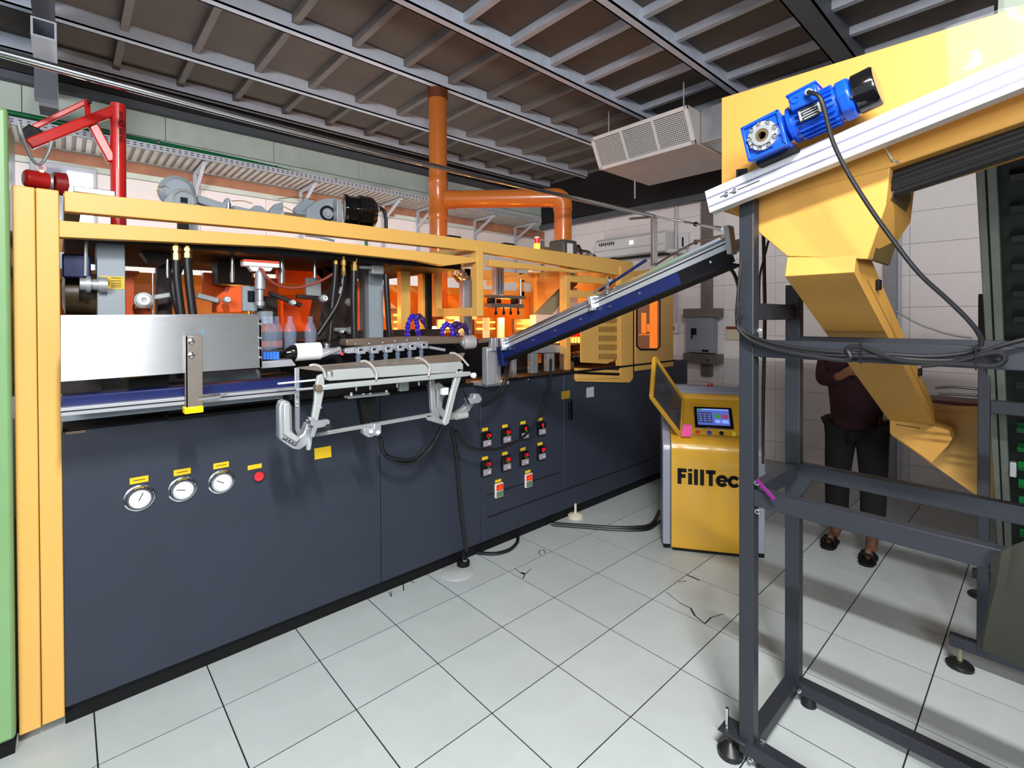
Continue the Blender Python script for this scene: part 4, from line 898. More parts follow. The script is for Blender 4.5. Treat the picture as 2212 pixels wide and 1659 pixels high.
mo = MB().lathe(a, b_ - a, [(0, 0.038), (0.004, 0.042), (0.115, 0.042), (0.12, 0.03)], 24).build('cylinder_motor', M_WHITE, tu)
MB().lathe(a, a - b_, [(0, 0.036), (0.02, 0.034), (0.045, 0.02), (0.05, 0)], 20).build('motor_cap', M_BLKG, tu)
CY(oy(684, 760, 2.42), oy(735, 758, 2.42), 0.018, 14).build('shaft_housing', M_ALU, tu)
BAR(oy(690, 770, 2.40), oy(735, 752, 2.40), 0.02, 0.02).build('shaft_link', M_ALU, tu, bevel=0.004)
MB().ball(oy(706, 745, 2.42), 0.016, 12).build('steel_ball', M_CHROME, tu); MB().ball(oy(739, 765, 2.38), 0.008, 8).build('red_light', led_r, tu)
PYp([(566, 782), (630, 776), (640, 790), (566, 796)], 2.38, 0.1).build('side_tray', M_ALU, tu, bevel=0.002)
a = oy(1000, 740, 2.45); m2 = MB().lathe(a, (1, -0.3, 0.05), [(0, 0.030), (0.01, 0.042), (0.07, 0.042), (0.08, 0.036)], 24).build('roller_motor', mat('roller_grey', (170, 164, 166), 0.4, 0.3), tu, bevel=0.002)
CY(a, a + Vector((-0.01, 0.003, 0)), 0.02, 14).build('motor_face', M_ALU, tu)
CY(oy(1035, 737, 2.42), oy(1066, 733, 2.42), 0.014, 12).build('motor_shaft', M_WARM, tu)
for u in (1062, 1070): yrect(u, 730, u + 7, 758, 2.40, 0.03).build('mount_plate', M_ALU, tu, bevel=0.002)

# ================================================================== BOTTLE CHUTE (swinging frame of pale metal)
bc2 = thing('swing_frame', 'pale aluminium swinging bottle frame hung on curved arms', 'frame', (1.3, 2.2, 1.0))
M_PALE = mat('pale_aluminium', (184, 190, 189), 0.42, 0.4, noise=0.03)
YR = 2.16
tint = mat('smoked_sheet', (150, 138, 126), 0.3, 0.1, trans=0.35, noise=0.05)
MB().prism([oy(640, 793, 2.33), oy(700, 800, 2.20), oy(996, 780, 2.20), oy(1004, 762, 2.33)], (0, 0, -0.006)).build('sloped_sheet', tint, bc2, smooth=False)
def yb2(n, pts, y, th, m_=M_PALE, bv=0.004): return PYp(pts, y, th).build(n, m_, bc2, bevel=bv)
yb2('upper_bar', [(703, 806), (725, 799), (995, 781), (1001, 786), (1001, 800), (990, 804), (712, 823), (703, 820)], YR, 0.03)
yb2('lower_bar', [(693, 834), (712, 830), (1010, 803), (1018, 803), (1018, 811), (1010, 813), (700, 843), (693, 843)], YR - 0.01, 0.025)
p = oy(1022, 811, YR); MB().lathe(p, (0.4, -1, 0), [(-0.01, 0.012), (0.0, 0.016), (0.012, 0.016), (0.018, 0.008)], 14).build('knob', M_WHITE, bc2)
for i, u in enumerate((704, 716, 770, 800, 858, 905, 930)):
    if i in (0, 1): CY(oy(u, 812, YR), oy(u, 802, YR), 0.006, 10).build('stud', M_CHROME, bc2)
    else: CY(oy(u, 842 - (u - 700) * 0.085, YR), oy(u, 850 - (u - 700) * 0.085, YR), 0.006, 10).build('stud', M_CHROME, bc2)
for pts in ([(668, 790), (678, 788), (690, 791), (700, 803), (703, 815)], [(779, 781), (790, 780), (802, 788), (813, 804), (813, 820)], [(897, 774), (906, 773), (918, 780), (928, 792), (926, 812)], [(972, 763), (982, 763), (996, 772), (1006, 783), (1012, 790)]):
    ytube(pts, YR - 0.02, 0.0055, 8).build('guide_wire', mat('wire_pale', (214, 206, 198), 0.3, 0.5) if 'wire_pale' not in MATS else MATS['wire_pale'], bc2)
yb2('left_leg', [(687, 812), (703, 806), (702, 822), (700, 850), (694, 880), (686, 915), (676, 945), (672, 972), (664, 974), (666, 950), (674, 905), (680, 868), (682, 838)], YR, 0.022)
yb2('leg_collar', [(683, 832), (697, 832), (697, 846), (683, 846)], YR - 0.02, 0.04, M_WARM)
yb2('tee_bracket', [(668, 902), (676, 902), (684, 911), (710, 906), (714, 910), (712, 921), (686, 925), (680, 945), (671, 945), (674, 925)], YR - 0.03, 0.03, M_ALU)
CY(oy(709, 922, YR - 0.03), oy(709, 922, YR - 0.06), 0.012, 14).build('hand_knob', M_BLK, bc2)
CY(oy(694, 882, YR), oy(706, 915, YR), 0.005, 8).build('pin', M_BLK, bc2); MB().ball(oy(693, 880, YR), 0.008, 10).build('pin_head', M_CHROME, bc2)
for u, v in ((662, 909), (667, 920), (613, 948), (619, 951), (626, 955), (632, 959)):
    CY(oy(u, v, YR - 0.03), oy(u + 6, v + 2, YR - 0.05), 0.007, 10).build('cap_screw', M_CHROME, bc2)
yb2('swan_arm', [(603, 880), (607, 868), (616, 864), (626, 868), (631, 878), (632, 930), (637, 941), (647, 944), (656, 936), (664, 914), (676, 918), (672, 945), (662, 963), (648, 972), (634, 970), (612, 955), (604, 945)], YR + 0.02, 0.05, M_ALU, 0.006)
yb2('arm_face', [(613, 872), (626, 870), (627, 930), (650, 948), (640, 956), (614, 938)], YR - 0.0, 0.02, M_PALE)
yb2('flat_upright', [(637, 795), (647, 795), (648, 925), (652, 932), (652, 938), (643, 938), (638, 928)], 2.30, 0.012, M_ALU, 0.002)
for v in (869, 877): CY(oy(642, v, 2.30), oy(642, v, 2.292), 0.004, 8).build('screw', M_CHROME, bc2)
for a_, b2, r in (((600, 829), (690, 820), 0.005), ((640, 842), (684, 838), 0.006)): CY(oy(*a_, 2.25), oy(*b2, 2.2), r, 8).build('thin_rod', M_ALU, bc2)
yb2('tie_bar', [(682, 936), (936, 892), (938, 899), (682, 944)], 2.22, 0.02, M_ALUD, 0.002)
yb2('clevis', [(786, 925), (808, 925), (808, 915), (824, 914), (824, 935), (818, 942), (808, 941), (806, 944), (796, 945), (786, 938)], 2.20, 0.04, M_ALU)
for u, v in ((802, 932), (817, 934)): CY(oy(u, v, 2.2), oy(u, v, 2.18), 0.009, 12).build('clevis_pin', M_CHROME, bc2)
yb2('sensor_shelf', [(752, 857), (842, 848), (842, 853), (752, 862)], 2.25, 0.05, M_ALUD, 0.002)
for u, v in ((759, 848), (785, 850), (800, 849), (835, 843)): CY(oy(u, v, 2.27), oy(u, v + 8, 2.27), 0.006, 8).build('stud', M_WHITE, bc2)
yb2('hinge_post', [(778, 862), (812, 858), (808, 920), (788, 922)], 2.30, 0.05, M_BLK, 0.003)
yb2('pale_block', [(864, 825), (884, 823), (884, 844), (864, 846)], 2.28, 0.03, M_ALUD)
yb2('right_leg', [(988, 796), (1001, 796), (997, 815), (986, 850), (978, 885), (970, 915), (962, 920), (958, 915), (966, 885), (976, 845), (984, 815)], YR, 0.022)
yb2('right_upright', [(929, 815), (939, 815), (943, 880), (950, 888), (950, 905), (938, 905), (932, 882)], 2.24, 0.025, M_ALUD)
yb2('swan_arm', [(938, 832), (950, 826), (962, 836), (966, 852), (958, 862), (956, 880), (966, 892), (985, 893), (1005, 880), (1016, 866), (1026, 872), (1012, 892), (990, 906), (966, 908), (950, 896), (944, 880), (944, 845)], 2.25, 0.04, M_ALUD, 0.006)
yb2('cube_block', [(958, 840), (970, 837), (969, 853), (957, 854)], YR + 0.02, 0.03, M_WHITE)
yb2('side_block', [(1012, 862), (1024, 860), (1026, 852), (1036, 851), (1042, 862), (1038, 870), (1018, 873)], 2.2, 0.05, M_ALU)
CY(oy(1000, 843, 2.2), oy(1013, 872, 2.2), 0.005, 8).build('pin', M_BLK, bc2)
CY(oy(985, 900, 2.2), oy(1008, 896, 2.2), 0.018, 16).build('bush', M_PALE, bc2)
yb2('lower_link', [(920, 896), (938, 897), (962, 910), (958, 918), (924, 908)], 2.22, 0.02, M_ALUD)
yb2('dark_disc', [(922, 830), (944, 828), (944, 842), (934, 846), (922, 840)], 2.27, 0.02, M_BLKG)

# ================================================================== PREFORM FEED RAIL (runs along y at x = 2)
fr = thing('preform_feed_rail', 'sloping aluminium feed rail with deep blue side plate', 'feed rail', (2.0, 1.6, 1.4))
A0, A1 = ox(1582, 510, 2.0), ox(1083, 741, 2.0)        # top edge ends
def rail_pt(t, dz=0.0, dx=0.0): return A0 + (A1 - A0) * t + Vector((dx, 0, dz))
for dx in (0.0, 0.085):
    rp = BAR(rail_pt(0, -0.024, dx), rail_pt(1, -0.024, dx), 0.03, 0.046).build('side_profile', M_ALU, fr, bevel=0.002)
BAR(rail_pt(0, -0.022, -0.016), rail_pt(1, -0.022, -0.016), 0.001, 0.005).build('profile_slot', M_BLK, fr, smooth=False)
BAR(rail_pt(0, -0.006, -0.016), rail_pt(1, -0.006, -0.016), 0.001, 0.003).build('profile_slot', M_BLK, fr, smooth=False)
BAR(rail_pt(0.02, -0.076, 0), rail_pt(1.0, -0.076, 0), 0.012, 0.060).build('blue_side_plate', M_DBLUE, fr, bevel=0.001)
BAR(rail_pt(0.0, -0.076, 0.0), rail_pt(0.16, -0.076, 0.0), 0.014, 0.058).build('black_side_plate', M_BLK, fr)
BAR(rail_pt(0, -0.112, 0.04), rail_pt(1.0, -0.112, 0.04), 0.09, 0.008).build('bottom_plate', M_BLK, fr)
BAR(rail_pt(0.0, 0.012, 0.0), rail_pt(1, 0.012, 0.0), 0.008, 0.012).build('guide_bar', M_CHROME, fr)
for k, t in enumerate((0.06, 0.3, 0.42, 0.55, 0.68, 0.8, 0.92)): CY(rail_pt(t, -0.07, -0.006), rail_pt(t, -0.07, -0.012), 0.005, 10).build('screw', M_CHROME, fr)
for t in (0.0, 0.49, 0.97):
    c_ = rail_pt(t, -0.02, -0.026)
    big = 1.6 if t == 0 else 1.0
    cl = BAR(c_ + Vector((0, 0.004, 0.036 * big)), c_ + Vector((0, -0.010, -0.036 * big)), 0.05 if t == 0 else 0.034, 0.022).build('rail_clamp', M_ALUD if t == 0 else M_ALU, fr, bevel=0.003)
    CY(c_ + Vector((-0.012, -0.003, -0.012)), c_ + Vector((-0.020, -0.003, -0.012)), 0.010, 12).build('clamp_screw', M_CHROME, cl)
    if t: BAR(c_ + Vector((0, 0, 0.034)), c_ + Vector((0.12, 0, 0.034)), 0.03, 0.012).build('clamp_bridge', M_ALU, fr, bevel=0.002)
BAR(rail_pt(0.47, 0.035, 0.0), rail_pt(0.28, 0.075, 0.0), 0.014, 0.010).build('angled_guide', M_BLK if False else M_DBLUE, fr)
BAR(rail_pt(0.485, 0.03, -0.02), rail_pt(0.40, 0.055, -0.02), 0.010, 0.010).build('angled_guide', M_CHROME, fr)
BAR(rail_pt(0.415, 0.075, -0.03), rail_pt(0.425, -0.005, -0.03), 0.012, 0.012).build('angled_guide', M_CHROME, fr)
BAR(rail_pt(1.0, -0.02, 0.0), rail_pt(1.0, -0.14, 0.02), 0.05, 0.05).build('end_block', M_DBLUE, fr, bevel=0.006)
pfp = mat('preform_blue_tint', (190, 210, 235), 0.05, alpha=0.22, spec=1.0)
for k in range(14):
    t = 0.42 + k * 0.04; c_ = rail_pt(t, 0.03, 0.042)
    o = MB().lathe(c_, (0, 0, -1), [(0, 0.012), (0.02, 0.012), (0.021, 0.016), (0.025, 0.016), (0.026, 0.012), (0.09, 0.012), (0.1, 0.004)], 12).build('queued_preform', pfp)
    tag(o, 'clear preform in the sloping feed rail, %s from the upper end of the queue' % ('first second third fourth fifth sixth seventh eighth ninth tenth eleventh twelfth thirteenth fourteenth'.split()[k]), 'preform', 'preforms queued in the feed rail')
yrect(1052, 752, 1070, 831, 2.42, 0.05).build('support_profile', M_ALU, fr, bevel=0.002); yrect(1071, 752, 1082, 828, 2.45, 0.05).build('support_profile', M_ALU, fr, bevel=0.002)
BAR((2.1, 2.48, 1.19), (2.1, 2.66, 1.19), 0.2, 0.02).build('foot_plate', M_ALU, fr, bevel=0.002)
#@@PART4
# ================================================================== OPERATOR CONSOLE
U = Vector((.547, -.837, 0)); Nn = Vector((.837, .547, 0)); O0 = Vector((3.088, 1.786, 0))
def K(u, n, z): return O0 + U * u + Nn * n + Vector((0, 0, z))
co = thing('operator_console', 'yellow operator console with grey sides and touch screen', 'console', K(0.27, 0.2, 0))
def cprof(pts, u0, u1): return MB().prism([K(u0, n, z) for n, z in pts], U * (u1 - u0))
arc = lambda cx, cz, r, a0, a1, n: [(cx - r * math.cos(math.radians(a0 + (a1 - a0) * k / n)), cz + r * math.sin(math.radians(a0 + (a1 - a0) * k / n))) for k in range(n + 1)]
fp = [(0.012, 0.02)] + [(0.0, 0.06)] + arc(0.10, 0.70, 0.10, 0, 72, 8) + [(0.115, 0.80), (0.30, 1.02), (0.30, 1.055), (0.42, 1.07), (0.42, 0.02)]
cprof(fp, 0.0, 0.55).build('front_body', M_YEL2, co, bevel=0.003)
gp2 = [(0.03, 0.03)] + arc(0.125, 0.68, 0.105, 0, 60, 7) + [(0.30, 1.03), (0.36, 1.105), (0.46, 1.105), (0.46, 0.03)]
M_CGREY = mat('console_grey', (140, 144, 160), 0.35, noise=0.02, coat=0.2)
cprof(gp2, -0.056, -0.002).build('side_cheek', M_CGREY, co, bevel=0.006)
cprof(gp2, 0.552, 0.606).build('side_cheek', M_CGREY, co, bevel=0.006)
cprof([(0.33, 1.072), (0.36, 1.108), (0.46, 1.108), (0.46, 1.04), (0.33, 1.04)], -0.002, 0.552).build('top_cap', M_CGREY, co, bevel=0.004)
cprof([(0.29, 1.02), (0.29, 1.045), (0.33, 1.052), (0.33, 1.02)], 0.0, 0.55).build('header_strip', M_YEL2, co)
for u in (-0.05, 0.56): cprof([(0.04, 0.0), (0.04, 0.03), (0.44, 0.03), (0.44, 0.0)], u, u + 0.045).build('base_foot', M_BLK, co)
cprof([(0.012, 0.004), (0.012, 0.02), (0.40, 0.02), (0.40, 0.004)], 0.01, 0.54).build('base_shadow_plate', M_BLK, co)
sd = Vector((0, 0, 0)); s0 = K(0, 0.115, 0.80); s1 = K(0, 0.30, 1.02); SU = (s1 - s0).normalized(); SN = U.cross(SU).normalized()
SN = SN if SN.dot(RC) < 0 else -SN
def S(u, v, d=0.0): return s0 + U * u + SU * v + SN * d
def srect(n, u0, u1, v0, v1, d0, d1, m_, par, bv=0.001): return MB().prism([S(u0, v0, d0), S(u1, v0, d0), S(u1, v1, d0), S(u0, v1, d0)], SN * (d1 - d0)).build(n, m_, par, bevel=bv)
scx = srect('touch_screen', 0.172, 0.430, 0.045, 0.215, 0.0, 0.014, M_BLKG, co, 0.003)
scr = mat('screen_blue', (70, 84, 160), 0.2, emit=(84, 104, 190), estr=0.75)
srect('display', 0.192, 0.408, 0.068, 0.198, 0.014, 0.0155, scr, scx, 0)
srect('display_header', 0.192, 0.408, 0.188, 0.198, 0.0155, 0.016, mat('screen_light', (120, 150, 230), 0.2, emit=(130, 160, 235), estr=0.8), scx, 0)
srect('green_field', 0.192, 0.222, 0.186, 0.198, 0.016, 0.0165, mat('screen_green', (50, 130, 60), 0.2, emit=(60, 150, 60), estr=0.6), scx, 0)
srect('left_panel', 0.197, 0.292, 0.085, 0.170, 0.0155, 0.016, mat('screen_dark', (60, 66, 110), 0.2, emit=(64, 70, 110), estr=0.5), scx, 0)
for k in range(4):
    for j in range(3): srect('data_line', 0.205 + 0.03 * j, 0.222 + 0.03 * j, 0.098 + 0.018 * k, 0.102 + 0.018 * k, 0.016, 0.0163, MATS['screen_light'], scx, 0)
for a_, b2, c_, d_, m_ in ((0.31, 0.345, 0.125, 0.155, 'screen_green'), (0.355, 0.40, 0.125, 0.155, 'screen_red'), (0.31, 0.345, 0.085, 0.112, 'screen_light'), (0.355, 0.40, 0.085, 0.112, 'screen_light')):
    if m_ == 'screen_red' and m_ not in MATS: mat('screen_red', (150, 60, 80), 0.2, emit=(160, 60, 80), estr=0.7)
    srect('screen_button', a_, b2, c_, d_, 0.0155, 0.0163, MATS[m_], scx, 0)
for u, cc, nm in ((0.185, (214, 60, 40), 'red'), (0.265, (40, 70, 190), 'blue'), (0.345, (16, 16, 18), 'black'), (0.425, (230, 220, 50), 'yellow')):
    a = S(u, 0.012, 0.0); MB().lathe(a, SN, [(0, 0.015), (0.005, 0.015), (0.007, 0.011), (0.018, 0.011), (0.019, 0)], 16).build('push_button', mat('button_' + nm, cc, 0.35), co, label=nm + ' push button')
    srect('button_label', u - 0.014, u + 0.014, 0.030, 0.038, 0.0005, 0.0012, M_LABEL, co, 0)
a = K(0.305, 0.40, 1.108); MB().lathe(a, (0, 0, 1), [(0, 0.018), (0.006, 0.022), (0.018, 0.020), (0.020, 0)], 18).build('stop_button', M_RED, co, label='red stop button on the top')
# hinged screen cover, open to the left
c0, c1 = K(0.0, 0.30, 1.03), K(0.0, 0.06, 0.785)
od = (-U * 0.62 - Nn * 0.55 + Vector((0, 0, 0.25))).normalized()
L0, L1 = oz(1475, 865, 1.0) , None
def KP(x, y, k):
    d = _ray(x, y); t = (Nn.dot(O0 - CAM) + k) / Nn.dot(d); return CAM + d * t
Q = [KP(1414, 773, -0.10), KP(1474, 862, 0.20), KP(1470, 941, 0.06), KP(1407, 858, -0.16)]
cn = (Q[1] - Q[0]).cross(Q[3] - Q[0]).normalized()
cv2 = MB()
for i in range(4): cv2.bar(Q[i], Q[(i + 1) % 4], 0.022, 0.024, up=cn)
lid = cv2.build('screen_cover_frame', M_YEL2, co, bevel=0.002, label='open hinged yellow window frame')
MB().prism(Q, cn * 0.004).build('cover_pane', mat('smoke_pane', (120, 122, 126), 0.08, trans=0.75, ior=1.2), lid, smooth=False)
p = KP(1486, 932, 0.03); MB().prism([KP(1475, 916, 0.05), KP(1494, 917, 0.05), KP(1494, 942, 0.03), KP(1471, 942, 0.02)], -Nn * 0.012).build('x', mat('pink_cloth', (226, 84, 150), 0.8))
pk = D.objects['x']; pk.name = 'pink_cloth'; tag(pk, 'pink cloth scrap tucked under the open console cover', 'cloth')
# letters on the front
lt = MB(); LW = 0.026
def stroke(pts, w_=LW):
    for k in range(len(pts) - 1):
        a_, b2 = Vector((pts[k][0], 0, pts[k][1])), Vector((pts[k + 1][0], 0, pts[k + 1][1])); d_ = (b2 - a_).normalized() * (w_ * 0.18 if len(pts) > 2 else 0)
        P1, P2 = K(a_.x - d_.x, -0.0012, a_.z - d_.z), K(b2.x + d_.x, -0.0012, b2.z + d_.z)
        lt.bar(P1, P2, 0.0022, w_, up=(P2 - P1).cross(Nn))
zb0, cap, xh_ = 0.474, 0.108, 0.080
def ltr(n):
    global lt
    lt.build('letter', M_BLK, co, smooth=False); lt = MB()
stroke([(0.055, zb0), (0.055, zb0 + cap)]); stroke([(0.055, zb0 + cap - LW / 2), (0.102, zb0 + cap - LW / 2)]); stroke([(0.055, zb0 + cap * .52), (0.095, zb0 + cap * .52)]); ltr('F')
stroke([(0.125, zb0), (0.125, zb0 + xh_)]); stroke([(0.125, zb0 + cap - 0.018), (0.125, zb0 + cap)]); ltr('i')
stroke([(0.163, zb0), (0.163, zb0 + cap)]); ltr('l')
stroke([(0.203, zb0), (0.203, zb0 + cap)]); ltr('l')
stroke([(0.259, zb0), (0.259, zb0 + cap)]); stroke([(0.228, zb0 + cap - LW / 2), (0.290, zb0 + cap - LW / 2)]); ltr('T')
def ringpts(cx_, r, a0, a1, n=14): return [(cx_ + r * math.cos(math.radians(a0 + (a1 - a0) * k / n)), zb0 + xh_ / 2 + r * 1.0 * math.sin(math.radians(a0 + (a1 - a0) * k / n))) for k in range(n + 1)]
stroke(ringpts(0.331, 0.029, 0, 320), 0.024); stroke([(0.312, zb0 + xh_ / 2), (0.356, zb0 + xh_ / 2)], 0.016); ltr('e')
stroke(ringpts(0.407, 0.029, 42, 318), 0.024); ltr('c')
stroke([(0.459, zb0), (0.459, zb0 + cap)]); stroke([(0.459, zb0 + xh_ * .75), (0.470, zb0 + xh_ - 0.01), (0.485, zb0 + xh_ - 0.01), (0.496, zb0 + xh_ * .7)], 0.018); stroke([(0.497, zb0), (0.497, zb0 + xh_ * .75)], 0.020); ltr('h')

# ================================================================== PREFORM SORTER AND ITS FRAME
so = thing('preform_sorter', 'yellow preform sorter hopper on a charcoal post frame at right', 'sorter', (2.05, 0.3, 0))
xa, xb, ya, yb_ = 1.792, 2.249, 0.714, 0.765
W_ = 0.05
M_FR = M_FRAME
def fbox(n, *a): return B(*a).build(n, M_FR, so, bevel=0.003)
p1 = fbox('front_post', xa, xa + W_, ya, yb_, 0.09, 2.05)
fbox('rear_post', xb, xb + W_, ya - 0.005, yb_, 0.09, 1.76)
for x in (xa, xb):
    fbox('end_post', x, x + W_, -1.25, -1.20, 0.0, 2.15)
    fbox('base_rail', x, x + W_, -1.20, yb_, 0.04, 0.09)
    fbox('lower_rail', x, x + W_ * .9, -1.20, ya, 0.952, 1.012)
    fbox('upper_rail', x, x + W_ * .9, -1.20, ya, 1.484, 1.544)
fbox('base_cross_rail', xa + W_, xb, ya, yb_, 0.04, 0.09)
fbox('lower_cross_rail', xa + W_, xb, ya, yb_ - 0.01, 0.95, 1.01)
fbox('upper_cross_rail', xa + W_, xb, ya + 0.01, yb_ - 0.01, 1.614, 1.676)
# gusset, slotted bracket, end plate, foot
MB().prism([(xb - 0.001, ya, 1.0), (xb - 0.001, ya - 0.05, 0.95), (xb - 0.001, ya, 0.86)], (0.02, 0, 0)).build('gusset', M_FR, so)
sbk = PXp([(1590, 366), (1614, 363), (1614, 392), (1590, 398)], xa - 0.003, 0.004).build('slotted_bracket', M_FR, so, bevel=0.001)
PXp([(1596, 372), (1599, 372), (1599, 388), (1596, 388)], xa - 0.0035, 0.002).build('slot', M_BLK, sbk, smooth=False)
fb = fbox('foot_plate', xa - 0.02, xa + 0.07, ya + 0.02, yb_ + 0.07, 0.085, 0.092)
MB().lathe((xa + 0.01, yb_ + 0.035, 0.0), (0, 0, 1), [(0, 0.045), (0.02, 0.045), (0.035, 0.03), (0.05, 0.012), (0.085, 0.012)], 20).build('rubber_foot', M_RUB, so)
CY((xa + 0.005, yb_ + 0.045, 0.092), (xa + 0.005, yb_ + 0.045, 0.17), 0.006, 10).build('foot_stud', M_CHROME, so)
CY((xa + 0.005, yb_ + 0.045, 0.092), (xa + 0.005, yb_ + 0.045, 0.10), 0.011, 6).build('foot_nut', M_CHROME, so)
for x in (xa, xb):
    for y in (-1.22,): MB().lathe((x + 0.025, y, 0), (0, 0, 1), [(0, 0.03), (0.02, 0.03)], 14).build('rubber_foot', M_RUB, so)
    MB().lathe((x + 0.025, 0.68, 0), (0, 0, 1), [(0, 0.03), (0.04, 0.02)], 14).build('rubber_foot', M_RUB, so)
def bolt(px_, py_, x):
    p = ox(px_, py_, x); MB().lathe(p, (-1, -0.3, 0), [(0, 0.009), (0.006, 0.009), (0.007, 0.006), (0.014, 0.005)], 10).build('bolt', M_CHROME, so)
for q in ((1640, 715, 1.84), (1641, 768, 1.84), (1635, 1042, 1.80), (1636, 1104, 1.80), (1734, 1039, 2.30), (1726, 1491, 2.24), (1621, 1638, 1.80), (1646, 1600, 1.84), (1730, 712, 2.30)): bolt(*q)
# white aluminium side profile
SLP = 0.2245
sl_ang = math.atan(SLP); e1 = Vector((0, -math.cos(sl_ang), math.sin(sl_ang))); e2 = Vector((0, math.sin(sl_ang), math.cos(sl_ang))); e0 = Vector((-1, 0, 0))
PA = Vector((1.745, 0.852, 2.045)); PL = 2.0
M_BRI = mat('bright_aluminium', (212, 213, 218), 0.42, 0.2)
pf_ = BAR(PA, PA + e1 * PL, 0.045, 0.084, up=e2).build('side_profile', M_BRI, so, bevel=0.002)
slot_m = mat('slot_shadow', (120, 118, 140), 0.5)
for f in (0.012, -0.020): BAR(PA + e2 * f + e0 * 0.0228 + e1 * 0.004, PA + e2 * f + e0 * 0.0228 + e1 * PL, 0.001, 0.006, up=e2).build('profile_slot', slot_m, pf_, smooth=False)
for f in (0.028, 0.0, -0.028):
    BAR(PA + e2 * f - e1 * 0.0008, PA + e2 * f + e1 * 0.003, 0.030 if f else 0.022, 0.010 if f else 0.016, up=e2).build('profile_hole', M_BLK, pf_, smooth=False)
for t, m_ in ((0.075, 0), (0.105, 0)):
    a = PA + e1 * t + e2 * (-0.002) + e0 * 0.0226; MB().lathe(a, e0, [(0, 0.009), (0.004, 0.009), (0.006, 0.005), (0.010, 0.005)], 10).build('bolt', M_CHROME, pf_)
BAR(PA + e1 * 0.05 + e2 * -0.002 + e0 * 0.0232, PA + e1 * 0.19 + e2 * -0.002 + e0 * 0.0232, 0.001, 0.003, up=e2).build('adjusting_slot', M_BLK, pf_, smooth=False)
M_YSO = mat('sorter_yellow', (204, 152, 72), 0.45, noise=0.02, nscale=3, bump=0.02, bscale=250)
# hood panel, trough, funnel
xh = 1.845
hood = MB().prism([(xh, .855, 2.03), (xh, .855, 2.462), (xh, -1.2, 2.40), (xh, -1.2, 2.38), (xh, .335, 2.078)], (0.42, 0, 0)).build('hood', M_YSO, so, bevel=0.003)
BAR(Vector((xh - 0.0015, .85, 2.095)), Vector((xh - 0.0015, -1.2, 2.095 + SLP * 2.05 + 0.03)), 0.002, 0.002).build('hood_seam', mat('seam_brown', (150, 110, 50), 0.7), hood, smooth=False)
fz = [(.85, 2.10), (.823, 2.03), (.734, 1.944), (.628, 1.838), (.392, 1.806), (.345, 1.97), (.335, 2.085), (.351, 2.15)]
fn = MB(); fr_ = [Vector((xh + 0.004, y * xh / 1.86, H + (z - H) * xh / 1.86)) for y, z in fz]; bk_ = [Vector((xh + (0.40 if z > 1.9 else 0.26), y * xh / 1.86, H + (z - H) * xh / 1.86 + (0.0 if z > 1.9 else 0.02))) for y, z in fz]
n_ = len(fr_); fn.add(fr_ + bk_, [tuple(range(n_)), tuple(range(2 * n_ - 1, n_ - 1, -1))] + [(i, i + n_, (i + 1) % n_ + n_, (i + 1) % n_) for i in range(n_)])
fn.build('funnel', M_YSO, so, bevel=0.003)
BAR(ox(1913, 450, 1.90), ox(1877, 561, 1.90), 0.02, 0.012).build('funnel_edge_strip', M_ALUD, so)
PXp([(1925, 352), (1936, 400), (1915, 455), (1885, 560), (1878, 562), (1908, 450), (1915, 380)], 1.90, 0.25).build('funnel_side', mat('funnel_side_shade', (96, 78, 42), 0.5, noise=0.1), so)  # shade on this side is put into a darker yellow
for u, v in ((1941, 349), (1930, 347)):
    p = ox(u, v, xh); MB().ball(p, 0.006, 10).build('screw', M_CHROME, so)
BAR(ox(1907, 311, xh - 0.002), ox(1928, 346, xh - 0.002), 0.004, 0.004).build('corner_edge', M_BRI, so)
# return chute
xc = 1.83
ps = xc / 1.95
yL, yR = .665 * ps, .447 * ps
zt, zbt = H + (1.868 - H) * ps, H + (1.775 - H) * ps
XE = 3.45
cs = 0.45
chute = MB().prism([(xc + 0.03, yR, zt), (xc, yR, zbt), (XE, yR, zbt - cs * (XE - xc)), (XE, yR, zbt - cs * (XE - xc) + 0.10), (xc + 0.20, yR, zt - 0.02)], (0, yL - yR, 0))
ch = chute.build('return_chute', M_YSO, so, bevel=0.002)
BAR((xc + 0.16, yR - 0.001, zbt + 0.055 - cs * 0.16), (XE, yR - 0.001, zbt + 0.055 - cs * (XE - xc)), 0.001, 0.002).build('chute_seam', MATS['seam_brown'], ch, smooth=False)
p = Vector((2.12, yR - 0.003, zbt - cs * 0.29 + 0.11)); B(p.x - 0.02, p.x + 0.02, p.y - 0.01, p.y + 0.0, p.z - 0.025, p.z + 0.012).build('level_sensor', M_BLK, ch, bevel=0.003)
p = Vector((2.95, yR - 0.003, zbt - cs * 1.12 + 0.11)); B(p.x - 0.02, p.x + 0.02, p.y - 0.01, p.y + 0.0, p.z - 0.025, p.z + 0.012).build('level_sensor', M_BLK, ch, bevel=0.003)
PXp([(1922, 893), (1922, 936), (2013, 1000), (2050, 960), (2057, 948), (2049, 930)], 3.46, 0.20).build('chute_outlet', M_YSO, ch, bevel=0.002)
BAR(ox(1936, 917, 3.458), ox(1988, 925, 3.458), 0.003, 0.003).build('outlet_slot', M_BLK, ch, smooth=False)
# dark belt cover under the hood
gd_m = mat('dark_cover', (38, 37, 36), 0.3, noise=0.1)
ca = Vector((1.93, 0.345, 2.045)); cb = ca + e1 * 1.5
cvv = MB()
for k in range(12):
    a_ = math.radians(k * 30); cvv.cyl(ca + (e2 * math.cos(a_) + e0 * math.sin(a_)) * 0.030, cb + (e2 * math.cos(a_) + e0 * math.sin(a_)) * 0.030, 0.016, 10)
cvv.build('belt_cover', gd_m, so)
